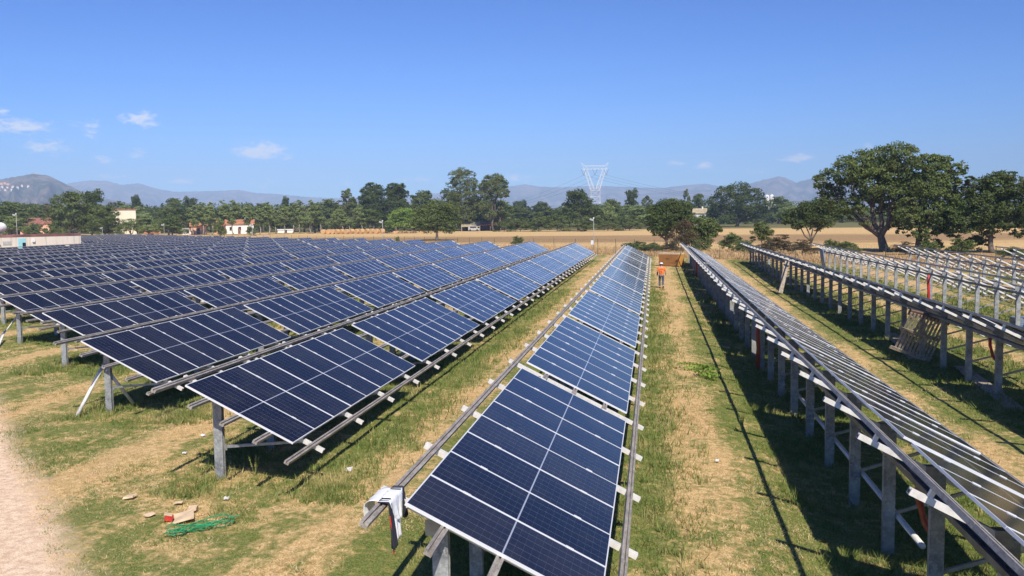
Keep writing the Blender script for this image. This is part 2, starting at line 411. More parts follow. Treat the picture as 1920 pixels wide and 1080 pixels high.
def make_road():
    pts = []; rg = random.Random(5)
    for i in range(60):
        x = -5.4 - i * .8; e = 1.3 - 1.07 * x + math.sin(i * .9) * .2; pts.append((x, e))
    mb = MB(); vs = []
    for x, e in pts: vs += [(x, e, .006), (x - 4.5, e - 5.2, .008)]
    mb.add(vs, [(2 * i, 2 * i + 2, 2 * i + 3, 2 * i + 1) for i in range(len(pts) - 1)], 'ground')
    tag(mb.build('dirt_road'), kind='structure')
make_road()


def mountains(name, prof, D, depth, seed, wob, label=None):
    rs = np.random.RandomState(seed); px = np.array([p[0] for p in prof], float); py = np.array([p[1] for p in prof], float)
    n = int((px[-1] - px[0]) / 3); X = np.linspace(px[0], px[-1], n); Yp = np.interp(X, px, py)
    ph = rs.uniform(0, 6.3, 12); fr = rs.uniform(.008, .16, 12)
    spur = sum(np.sin(X * fr[k] + ph[k]) for k in range(12)) / 5
    Yp = Yp + sum(np.sin(X * fr[k] * 4 + ph[k]) for k in range(12)) * .10 * wob
    J = 16; V = []
    for j in range(-3, J + 1):
        q = max(j, 0) / J
        for i in range(n):
            d = D - q * depth * (1 + .25 * spur[i] * math.sin(q * 3)) if j >= 0 else D + (-j) * depth * .15
            h = height_at(X[i], Yp[i], D)
            rid = .5 + .5 * math.sin(X[i] * .11 + spur[i] * 2.2 + q * 2.5 + seed)
            fall = (1 - q) ** (1.15 + .5 * rid) if j >= 0 else 1 + j * .22
            z = h * fall + (0 if j <= 0 else wob * h * .05 * math.sin(X[i] * .19 + q * 9 + ph[0]) * math.sin(q * 3.14))
            p = at_depth(X[i], d); V.append((p.x, p.y, z - (2 if q >= 1 else 0)))
    F_ = [(a * n + i, a * n + i + 1, (a + 1) * n + i + 1, (a + 1) * n + i) for a in range(J + 3) for i in range(n - 1)]
    me = bpy.data.meshes.new(name); me.from_pydata(V, [], F_); me.materials.append(M['hill']); me.polygons.foreach_set('use_smooth', [True] * len(F_)); me.update()
    HITS[name] = (V, F_)
    return tag(link(name, me), kind='structure')


HITS = {}
mountains('mountains', [(-300, 350), (100, 352), (140, 343), (170, 339), (205, 340), (232, 347), (262, 344), (300, 355), (330, 360), (380, 359), (420, 358), (450, 356), (480, 362), (530, 365), (570, 369), (620, 372), (700, 370), (780, 366), (900, 356), (950, 350), (985, 346), (1010, 350), (1040, 352), (1080, 350), (1120, 349), (1200, 352), (1240, 353), (1290, 347), (1320, 345), (1350, 350), (1400, 356), (1500, 360), (1700, 352), (1800, 343), (1900, 346), (2300, 350)], 8200, 2600, 4, 1)
mountains('mountains', [(1180, 366), (1260, 360), (1330, 356), (1370, 351), (1400, 346), (1430, 338), (1460, 331), (1472, 334), (1492, 343), (1505, 339), (1525, 335), (1545, 338), (1580, 350), (1650, 356), (1740, 352), (1800, 356), (1900, 362), (2200, 372)], 6900, 2000, 9, 1)
mountains('hill', [(-260, 352), (-120, 345), (-60, 342), (0, 338), (30, 333), (55, 329), (66, 326), (80, 328), (96, 330), (112, 338), (130, 347), (150, 357), (170, 364), (200, 373), (250, 382), (330, 392)], 3600, 1300, 6, 1.3)

# ------------------------------------------------------------------ solar rows
T = .463968; ct, st = math.cos(T), math.sin(T); X0, PIT_R, ZT, L, MP = -2.595832, 5.912775, CAMH - 2.99827, 2.30, 1.055


def sp(s, n, y=0.0):                       # down-slope distance, height over the glass
    return Vector((s * ct + n * st, y, ZT - s * st + n * ct))


def panel_mesh(n, name):
    mb = MB(); w = 1.045; fl = .015; th = .035
    for k in range(n):
        y0 = k * MP
        mb.add([(fl, y0 + fl, -.003), (L - fl, y0 + fl, -.003), (L - fl, y0 + w - fl, -.003), (fl, y0 + w - fl, -.003)], [(0, 1, 2, 3)], 'glass')
        mb.add([(fl, y0 + fl, -.02), (L - fl, y0 + fl, -.02), (L - fl, y0 + w - fl, -.02), (fl, y0 + w - fl, -.02)], [(3, 2, 1, 0)], 'back')
        for c, d in (((fl / 2, y0 + w / 2, -th / 2), (fl, w, th)), ((L - fl / 2, y0 + w / 2, -th / 2), (fl, w, th)),
                     ((L / 2, y0 + fl / 2, -th / 2), (L - 2 * fl, fl, th)), ((L / 2, y0 + w - fl / 2, -th / 2), (L - 2 * fl, fl, th))):
            mb.box(c, d, 'frame')
        for sx in (.49, 1.83): mb.box((sx, y0 + w + .005, .0035), (.10, .034, .009), 'frame')
        mb.box((L / 2 + .1, y0 + w / 2, -.035), (.12, .1, .03), 'black')
    me = mb.build(name); d = me.data; bpy.data.objects.remove(me); return d


def cprofile(w, h, slot, t_=.008):         # a channel, open towards +v
    return [(-w / 2, -h), (w / 2, -h), (w / 2, 0), (slot / 2, 0), (slot / 2, -t_ * 2), (w / 2 - t_, -t_ * 2), (w / 2 - t_, -h + t_), (-w / 2 + t_, -h + t_), (-w / 2 + t_, -t_ * 2), (-slot / 2, -t_ * 2), (-slot / 2, 0), (-w / 2, 0)]


NX = Vector((st, 0, ct)); SX = Vector((ct, 0, -st))
def mesh_of(mb, name):
    o = mb.build(name); d = o.data; bpy.data.objects.remove(o); return d


PANEL1 = panel_mesh(1, 'solar_panel')
PX_POST = .30


def rafter_mesh(s0, s1, nr=-.095):
    mb = MB()
    mb.prism([(-.047, -.07), (.047, -.07), (.047, 0), (.009, 0), (.009, -.02), (-.009, -.02), (-.009, 0), (-.047, 0)], sp(s0, nr), sp(s1, nr), (0, 1, 0), NX, 'raft')
    if nr < -.1:
        for s_ in (-.45, .49, 1.15, 1.83, 2.53): mb.box(sp(s_, (nr - .095) / 2), (.05, .06, -nr - .09), 'raft', Matrix.Rotation(T, 3, 'Y'))
    for s_ in (s0 - .002, s1 + .002): mb.box(sp(s_, nr - .037), (.004, .06, .04), 'dark', Matrix.Rotation(T, 3, 'Y'))
    p = sp(PX_POST / ct, -.2); mb.box(p + Vector((.01, .058, -.03)), (.16, .008, .17), 'steel'); mb.box(p + Vector((.01, -.058, -.03)), (.16, .008, .17), 'steel')
    return mesh_of(mb, 'rafter')
RAFT = {0: rafter_mesh(-.34, 2.73), 1: rafter_mesh(-.66, 2.78, -.185)}


def post_mesh(h):
    mb = MB(); w, d, k = .175, .105, .012
    prof = [(-w / 2, -d / 2), (w / 2, -d / 2), (w / 2, -d / 2 + .03), (w / 2 - k, -d / 2 + .03), (w / 2 - k, -d / 2 + k), (-w / 2 + k, -d / 2 + k), (-w / 2 + k, d / 2 - k), (w / 2 - k, d / 2 - k), (w / 2 - k, d / 2 - .03), (w / 2, d / 2 - .03), (w / 2, d / 2), (-w / 2, d / 2)]
    mb.prism(prof, (0, 0, -.25), (0, 0, h), (1, 0, 0), (0, 1, 0), 'post'); return mesh_of(mb, 'post')
ZP = sp(PX_POST / ct, -.185).z; ZP1 = sp(PX_POST / ct, -.26).z
POSTM = {}
def get_post(h):
    k = round(h * 10)
    if k not in POSTM: POSTM[k] = post_mesh(k / 10)
    return POSTM[k]


BRACES = {}
def get_brace(dz):
    k = round(dz * 10)
    if k not in BRACES:
        mb = MB(); a = Vector((PX_POST + .06, .085, .62 + k / 10)); b = sp(2.25, -.20, .085); mb.bar(a, b, .045, .05, 'steel')
        mb.box(a + Vector((.0, -.02, -.01)), (.12, .03, .10), 'steel'); BRACES[k] = mesh_of(mb, 'brace')
    return BRACES[k]


def long_profile(prof, s, y0, y1, m, n=-.035):
    mb = MB(); y = y0; seg = 6.2; first = True
    while y < y1 - .05:
        e = min(y + seg, y1); off = .0 if first else .0
        mb.prism(prof, sp(s, n, y), sp(s, n, e - .012), SX, NX, m); y = e; first = False
    return mb


RAILP = [(-.045, -.06), (.045, -.06), (.045, 0), (.012, 0), (.012, -.03), (-.012, -.03), (-.012, 0), (-.045, 0)]
RAIL_S = [-.19, .49, 1.15, 1.83, 2.53]


JR = random.Random(99)


def solar_row(k, ys, ye, label, tables=None, raf0=None, dR=2.3, blocks=False, detail=True, name='solar_panel_row', tray=False, group='parallel rows of the solar field', cat='solar array', extra=()):
    """tables: list of (first y, module count)"""
    x = X0 + k * PIT_R; side = 1 if k >= 1 else 0
    root = thing(name, label, cat, (x, ys, 0), 0, group)
    oy = -ys
    for (ty, n) in (tables or []):
        if blocks:
            key = 'blk%d' % n
            if key not in POSTM: POSTM[key] = panel_mesh(n, 'panel_table')
            link('panel_table', POSTM[key], root, (0, ty + oy, ZT), (0, T, 0))
        else:
            for i in range(n):
                o = link('solar_panel', PANEL1, root, (0, ty + i * MP + oy, ZT + JR.uniform(-.002, .002)), (JR.uniform(-.0035, .0035), T + JR.uniform(-.0025, .0025), 0))
    rs_ = list(RAIL_S)
    if side: rs_[0] = -.45
    for i, s in enumerate(rs_):
        if k <= -10 and i in (1, 2, 3): continue
        ext = .0 if i not in (1, 2, 3) else .12
        long_profile(RAILP, s, 0 + (.0 if i in (0, 4) else ext), ye - ys, 'rail').build('rail', root)
    yy = list(extra) + list(np.arange(raf0 if raf0 is not None else ys + 1.2, ye - .1, dR))
    for y in yy:
        y = float(y)
        g = float(gz(x + PX_POST, y))
        if k > -12: link('rafter', RAFT[side], root, (0, y + oy, 0))
        link('post', get_post((ZP1 if side else ZP) - g), root, (PX_POST, y + oy, g))
        if detail: link('brace', get_brace(g), root, (0, y + oy, 0))
    if tray:
        mb = MB(); mb.prism([(-.06, -.04), (.06, -.04), (.06, .04), (.05, .04), (.05, -.03), (-.05, -.03), (-.05, .04), (-.06, .04)], (.08 if side else .5, raf0 - ys - 1.0 if raf0 else 1, 1.45), (.08 if side else .5, ye - ys - .3, 1.45), (1, 0, 0), (0, 0, 1), 'darksteel')
        mb.build('cable_tray', root)
    return root


def tabs(y0, ye, n=8, pitch=9.2049, skip=()):
    r = []; y = y0; i = 0
    while y < ye - 1:
        c = min(n, int((ye - y + .2) / MP))
        if c > 0 and i not in skip: r.append((y, c))
        y += pitch; i += 1
    return r


ENDS = {0: 91.2, -1: 99.5, -2: 106.4, -3: 110.5, -4: 115.7, -5: 121, -6: 127.5, -7: 132.5, -8: 136.5, -9: 140, -10: 145}
STARTS = {0: 8.942, -1: 15.074, -2: 20.563, -3: 27.037, -4: 32.44}
ORD = {-1: 'first', -2: 'second', -3: 'third', -4: 'fourth', -5: 'fifth', -6: 'sixth', -7: 'seventh', -8: 'eighth', -9: 'ninth', -10: 'tenth', -11: 'eleventh', -12: 'twelfth', -13: 'thirteenth', -14: 'fourteenth', -15: 'fifteenth', -16: 'sixteenth', -17: 'seventeenth', -18: 'eighteenth', -19: 'nineteenth', -20: 'twentieth', -21: 'twenty-first', -22: 'twenty-second'}
solar_row(0, 8.15, ENDS[0] + .3, 'centre row of blue panels whose near end fills the bottom of the picture', tabs(8.942, ENDS[0]), raf0=11.17, extra=(9.25,), tray=False)
for k in range(-1, -15, -1):
    xk = X0 + k * PIT_R; ye = ENDS.get(k, 145 + (-10 - k) * 5.2)
    y0 = STARTS.get(k, 38.9 if k == -5 else abs(xk) / .90 - (-k * 3.1) % 9)
    if k == -14: y0 = 127
    lab = '%s row of blue panels left of the centre row%s' % (ORD[k], {-1: ', beginning over the cardboard scraps', -2: ', with pale poles at its end', -4: ', beginning at the left edge'}.get(k, ''))
    solar_row(k, y0 - .74, ye + .3, lab, tabs(y0, ye), raf0=y0 + .62, blocks=k < -9, detail=k > -9)
for k in range(-15, -23, -1):
    xk = X0 + k * PIT_R; ye = 145 + (-10 - k) * 5.2; y0 = max(131.5, abs(xk) / .71)
    solar_row(k, y0 - .5, ye + .3, '%s row of blue panels left of the centre row, beyond the low building' % ORD[k], tabs(y0, ye), raf0=y0 + .6, blocks=True, detail=False)
tb1 = [(12.43 - 9.85, 9)] + [(12.43 + 9.85 * i, 9) for i in range(8)]
tb1 = [(a, min(n, int((93.6 - a) / MP))) for a, n in tb1 if 93.6 - a > 1]
solar_row(1, 2.2, 94, 'row of panels seen edge on, first right of the centre row, on tall grey posts', tb1, raf0=14.35 - 2.36 * 5, dR=2.36, tray=True)
solar_row(2, 16.5, 93.4, 'row of panels seen from below, second right of the centre row, behind the leaning pallet', tabs(17.3, 93, 9, 9.85), raf0=19.3, dR=2.4, tray=True)
GR2 = 'bare frames waiting for panels'
solar_row(3, 30, 86.6, 'bare white frame without panels, the nearest of the bare frames, with one red painted post', None, raf0=31.2, dR=2.45, tray=True, name='empty_rack_row', group=GR2, cat='empty rack')
solar_row(4, 44, 81.6, 'bare white frame without panels, middle one, between the nearest bare frame and the fence', None, raf0=45.2, dR=2.45, tray=True, name='empty_rack_row', group=GR2, cat='empty rack')
solar_row(5, 60, 75.2, 'bare white frame without panels, farthest one, at the right edge under the trees', None, raf0=61.2, dR=2.45, tray=True, name='empty_rack_row', group=GR2, cat='empty rack')


# ------------------------------------------------------------------ small things around the rows
def conduit(k, y, label, mtl='orange', loop=False):
    x = X0 + k * PIT_R + PX_POST; g = float(gz(x, y)); mb = MB()
    if loop:
        mb.tube([(x - .16, y + .25, 1.42), (x - .15, y + .26, 1.15), (x - .08, y + .22, .85), (x, y + .1, .7), (x + .05, y + .12, .4), (x + .05, y + .1, g)], .045, mtl, 9)
    else:
        mb.tube([(x - .12, y - .02, 1.45), (x - .14, y - .04, .9), (x - .10, y - .03, .4), (x - .13, y - .04, g - .02)], [.07, .075, .08, .09], mtl, 9)
    tag(mb.build('cable_conduit', smooth=True), label, 'conduit', 'conduits coming down from the racks')


conduit(1, 30.6 + .3, 'bright red conduit running down a post into dry grass under the edge-on row', 'orange')
conduit(1, 14.35 - 2.36, 'orange corrugated conduit curving down behind the nearest post of the edge-on row', 'orange', True)
conduit(1, 75, 'faded red conduit at the far end of the edge-on row, near the cardboard crate', 'red')
conduit(2, 26.5, 'rusty brown conduit loop under the row seen from below', 'red', True)
conduit(3, 31.2 + 2.45 * 9, 'red conduit running down a post of the nearest bare frame', 'red')


def pipe(name, pts, r, m, label, cat, group=None, n=8):
    mb = MB(); mb.tube(pts, r, m, n); return tag(mb.build(name, smooth=True), label, cat, group)


x1 = X0 + PIT_R + PX_POST
pipe('plastic_pipe', [(x1 + .16, 13.1, .62 - .42), (x1 + .12, 24.2, .5 - .3)], .045, 'pvc', 'long pale pipe lying low along the posts of the edge-on row', 'pipe')
x2 = X0 - 2 * PIT_R + PX_POST
pipe('wooden_pole', [(-14.5, 20.3, .0), (x2 - .06, 21.1, 1.25)], .045, 'pvc', 'pale pole leaning out to the left against the second left row', 'pole', 'pale poles at the near ends of the rows')
pipe('wooden_pole', [(x2 + .35, 21.7, .1), (x2 - .02, 21.15, 1.12)], .045, 'pvc', 'pale pole propped against a post foot of the second left row', 'pole', 'pale poles at the near ends of the rows')
pipe('wooden_pole', [on_ground(-6, 655), on_ground(6, 640) + Vector((0, 0, .3)), on_ground(33, 640) + Vector((0, 0, 1.0))], .05, 'pvc', 'pale pole sticking up from the grass at the left edge of the picture', 'pole', 'pale poles at the near ends of the rows')


def planks():
    g = 'boards lying under the row seen from below'
    for (a, b, l) in (((X0 + 2 * PIT_R + .15, 24.9, -.24), (X0 + 2 * PIT_R + .9, 31.5, -.24), 'long grey board on the grass under the row seen from below, beside the pallet'),
                      ((X0 + 2 * PIT_R - .1, 33.0, -.24), (X0 + 2 * PIT_R + .8, 40.0, -.24), 'grey board in the shade behind the leaning pallet')):
        mb = MB(); mb.bar(a, b, .42, .05, 'wood'); tag(mb.build('wooden_board'), l, 'board', g)
planks()


def pallet():
    c = on_ground(1722, 676, -.25); rt = thing('wooden_pallet', 'grey slatted wooden pallet leaning against a post of the row seen from below', 'pallet', (c.x, c.y, -.22), R(-8))
    rot = Matrix.Rotation(R(24), 3, 'X') @ Matrix.Rotation(R(0), 3, 'Y'); tilt = Matrix.Rotation(R(-17), 2)
    def q(x, y, z): v = tilt @ Vector((x, y - .85)); return rot @ Vector((v.x, -z, v.y + 1.0)) * -1 * -1 + Vector((0, 0, .03))
    w, h = 1.30, 1.65
    def plank(a, b, wd, th, m_, nm):
        mb = MB(); A, B = Vector((*a, 0)), Vector((*b, 0)); d = (B - A).normalized(); n_ = Vector((-d.y, d.x, 0)); z0 = a_z; V = []
        for P_ in (A, B):
            for sx in (-1, 1):
                for zz in (0, th): v = P_ + n_ * sx * wd / 2; V.append(q(v.x, v.y, z0 + zz))
        mb.add(V, [(0, 1, 3, 2), (4, 6, 7, 5), (0, 4, 5, 1), (2, 3, 7, 6), (0, 2, 6, 4), (1, 5, 7, 3)], m_); mb.build(nm, rt)
    a_z = .05
    for i in range(11): x = -w / 2 + .05 + i * (w - .1) / 10; plank((x, .05), (x, h - .05), .07, .022, 'wood', 'slat')
    a_z = -.05; plank((-w / 2 - .03, .06), (w / 2 + .03, .06), .10, .098, 'wood', 'stringer'); plank((-w / 2, h / 2), (w / 2, h / 2), .10, .098, 'wood', 'stringer'); plank((-w / 2 - .03, h - .07), (w / 2 + .03, h - .07), .2, .098, 'woodred', 'stringer')
    a_z = .075; plank((-w / 2 - .12, h / 2 + .12), (w / 2 - .3, h / 2 + .02), .10, .025, 'wood', 'cross_board'); plank((-w / 2 - .15, .12), (w / 2, -.03), .12, .03, 'wood', 'cross_board')
    c = on_ground(1463, 549, -.2); mb = MB(); mb.bar(c, c + Vector((.55, .9, 2.0)), .30, .04, 'wood', upv=(0, 1, 0)); tag(mb.build('wooden_board'), 'upright weathered board leaning against the row seen from below, far from the pallet', 'board')
pallet()


def crate():
    a = on_ground(1235, 497.5); b = on_ground(1272, 499.5); rt = thing('cardboard_crate', 'large brown cardboard crate standing at the far end of the mown lane', 'crate', (0, 0, 0))
    a = Vector((.5, 87.6, 0)); b = Vector((2.35, 86.3, 0)); c = Vector((2.9, 87.2, 0)); d = a + c - b; H = 1.22
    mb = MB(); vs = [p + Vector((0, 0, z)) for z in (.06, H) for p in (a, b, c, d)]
    mb.add(vs, [(0, 1, 5, 4)], 'box'); mb.add(vs, [(1, 2, 6, 5)], 'boxl'); mb.add(vs, [(2, 3, 7, 6), (3, 0, 4, 7), (3, 2, 1, 0)], 'box')  # lighter copy of the cardboard paints the sunlit right side
    mb.build('body', rt)
    mb = MB(); e = .03
    q = [a - (b - a).normalized() * e, b + (b - a).normalized() * e - (c - b).normalized() * e, c + (c - b).normalized() * e, d]
    vs = [p + Vector((0, 0, z)) for z in (H - .07, H + .06) for p in q]
    mb.add(vs, [(0, 1, 5, 4), (1, 2, 6, 5), (2, 3, 7, 6), (3, 0, 4, 7), (4, 5, 6, 7), (3, 2, 1, 0)], 'tape')
    mb.bar(a + (c - a) * .35 + Vector((0, 0, H + .12)), a + (c - a) * .75 + Vector((0, 0, H + .2)), .25, .03, 'boxl'); mb.build('lid', rt)
    u = (b - a); n_ = Vector((u.y, -u.x, 0)).normalized() * .006; mb = MB()
    # a scribbled word, and a short printed line below it
    o = a + u * .38 + Vector((0, 0, .72)) + n_; U = u.normalized()
    z_ = [(0, -.05), (.04, .07), (.02, -.07), (.09, .05), (.12, -.04), (.17, .05), (.21, -.03), (.27, .04), (.31, -.02), (.38, .035)]
    for p, q2 in zip(z_[:-1], z_[1:]): mb.bar(o + U * p[0] + Vector((0, 0, p[1])), o + U * q2[0] + Vector((0, 0, q2[1])), .005, .035, 'ink')
    o = a + u * .52 + Vector((0, 0, .34)) + n_
    for i in range(14): mb.bar(o + U * (i * .062), o + U * (i * .062 + (.03 if i % 3 else .045)), .005, .035 + .02 * (i % 2), 'ink')
    mb.build('lettering', rt)
    mb = MB(); mb.bar(a + (d - a) * .2, b + (c - b) * .2, .1, .06, 'wood'); mb.bar(a + (d - a) * .8, b + (c - b) * .8, .1, .06, 'wood'); mb.build('skid', rt)
crate()


def shirt():
    """work shirt hung over the outer rail of the centre row"""
    c = sp(-.19, .0, 0); cx = X0 + c.x; cz = c.z - .03
    rt = thing('hanging_shirt', 'white shirt with navy and red trim hung on the near end of an outer rail', 'shirt', (cx, 8.98, cz))
    def drape(name, mt, ya, yb, left, right_, puff, seed, taper=.2):
        nu, nv = 14, 22; V = []; tot = left + .12 + right_
        for j in range(nv + 1):
            l = j / nv * tot
            for i in range(nu + 1):
                w = i / nu; y = ya + (yb - ya) * w; fold = .018 * math.sin(w * 13 + seed + l * 4) + .01 * math.sin(w * 29 + l * 9)
                if l < left:
                    q = (left - l) / left; x = -.055 - puff * math.sin(min(q * 2.2, 1.57)) - fold * q; z = .012 - left * (q ** 1.7) * .8 + .03 * math.sin(q * 3.1); y = (ya + yb) / 2 + (y - (ya + yb) / 2) * (1 - taper * q)
                elif l < left + .12: x = -.055 + (l - left) * .95; z = .014 + .006 * math.sin(w * 20)
                else: q = (l - left - .12) / right_; x = .06 + .03 * q + fold * q; z = -(l - left - .12); y = (ya + yb) / 2 + (y - (ya + yb) / 2) * (1 - taper * 1.6 * q)
                V.append((x, y, z + .01 * seed % .01))
        n = nu + 1; F_ = [(j * n + i, j * n + i + 1, (j + 1) * n + i + 1, (j + 1) * n + i) for j in range(nv) for i in range(nu)]
        mb = MB(); mb.add(V, F_, mt); o = mb.build(name, rt, True); md = o.modifiers.new('t', 'SOLIDIFY'); md.thickness = .006; return o
    drape('shirt_body', 'cloth', -.26, .22, .30, .24, .17, 1, .4)
    drape('sleeve', 'cloth', -.16, .04, .0, .44, .0, 3, .1); drape('trim', 'darkcloth', -.30, -.15, .0, .48, .01, 5, .1); mb = MB(); mb.tube([(.075 + .02 * q, -.30 + .05 * q, -.12 - .42 * q) for q in (0, .3, .6, 1)], .008, 'red', 6); mb.build('piping', rt); drape('collar', 'darkcloth', .16, .28, .0, .30, .02, 7, .1)
shirt()


def litter():
    def slab(px, py, w, d, h, m, label, cat='cardboard', rz=0, group='scraps on the grass near the dirt track', seed=1, tilt=.15, name='cardboard_piece'):
        p = on_ground(px, py); r_ = random.Random(seed); n = 8; V = []
        for z in (0, h):
            for i in range(n):
                a = 2 * math.pi * i / n; k = 1 / max(abs(math.cos(a)), abs(math.sin(a))) * r_.uniform(.82, 1.05)
                V.append((math.cos(a) * k * w / 2, math.sin(a) * k * d / 2, .03 + z + math.cos(a) * w * tilt * .5 + r_.uniform(0, .02)))
        mb = MB(); mb.add(V, [tuple(range(n, 2 * n)), tuple(range(n))[::-1]] + [(i, (i + 1) % n, n + (i + 1) % n, n + i) for i in range(n)], m)
        o = mb.build(name); o.location = p; o.rotation_euler = (0, 0, rz); return tag(o, label, cat, group)
    slab(345, 974, .33, .42, .03, 'tape', 'largest torn tan cardboard sheet, beside the green strap', rz=.5, seed=3, tilt=.25)
    slab(362, 961, .15, .16, .06, 'tape', 'small tan cardboard block behind the largest cardboard sheet', rz=.3, seed=4)
    slab(244, 936, .20, .17, .03, 'tape', 'tan cardboard scrap alone in the grass, leftmost of the scraps', rz=.1, seed=5)
    slab(280, 970, .17, .14, .02, 'tape', 'flat tan cardboard scrap left of the red carton', rz=.9, seed=6)
    slab(335, 947, .18, .10, .02, 'tape', 'thin tan cardboard strip above the largest cardboard sheet', rz=.1, seed=7)
    slab(425, 940, .10, .05, .04, 'pvc', 'crushed clear bottle lying in the grass right of the cardboard', 'bottle', name='crushed_bottle', seed=8)
    slab(655, 886, .12, .10, .05, 'cloth', 'crumpled white paper on the bare strip left of the centre row', 'paper', name='crumpled_paper', seed=9)
    slab(381, 820, .09, .06, .03, 'cloth', 'white paper scrap beside the first post of the first left row', 'paper', name='crumpled_paper', seed=10)
    slab(346, 853, .09, .06, .03, 'cloth', 'white paper scrap left of the first post of the first left row', 'paper', name='crumpled_paper', seed=11)
    slab(1345, 868, .08, .07, .03, 'cloth', 'white scrap in the grass of the right lane', 'paper', name='crumpled_paper', seed=12)
    p = on_ground(317, 977); mb = MB(); rt = thing('juice_carton', 'small red and white carton lying in the grass left of the largest cardboard sheet', 'carton', p, .5)
    mb.box((0, 0, .055), (.13, .09, .09), 'red', Matrix.Rotation(.3, 3, 'Y')); mb.build('carton_body', rt)
    mb = MB(); mb.box((-.01, .0, .115), (.125, .088, .03), 'tape', Matrix.Rotation(.3, 3, 'Y')); mb.build('carton_top', rt)
    # green strap tangle
    rg = random.Random(8); c = on_ground(352, 999); ux = (on_ground(400, 985) - on_ground(310, 1003)); ux.normalize(); uy = Vector((-ux.y, ux.x, 0)); mb = MB()
    for j in range(8):
        pts = []; a0 = rg.uniform(.14, .42); b0 = rg.uniform(.3, .75)
        for i in range(25):
            q = i / 24 * 2 * math.pi; r_ = -a0 if math.cos(q) < 0 else b0
            xx = abs(math.cos(q)) * r_; yy = math.sin(2 * q) * (.05 + .16 * (j % 4) / 4) + rg.uniform(-.012, .012); pts.append(c + ux * xx + uy * yy + Vector((0, 0, .035 + .012 * j + .03 * math.sin(q * 2 + j))))
        mb.tube(pts, .006, 'strap', 4)
    mb.tube([c + ux * (.4 + i * .12) + uy * (.06 + .04 * math.sin(i) + i * .045) + Vector((0, 0, .05)) for i in range(5)], .012, 'strap', 5)
    tag(mb.build('packing_strap'), 'tangled green packing strap lying in the grass by the torn cardboard', 'strap')
litter()


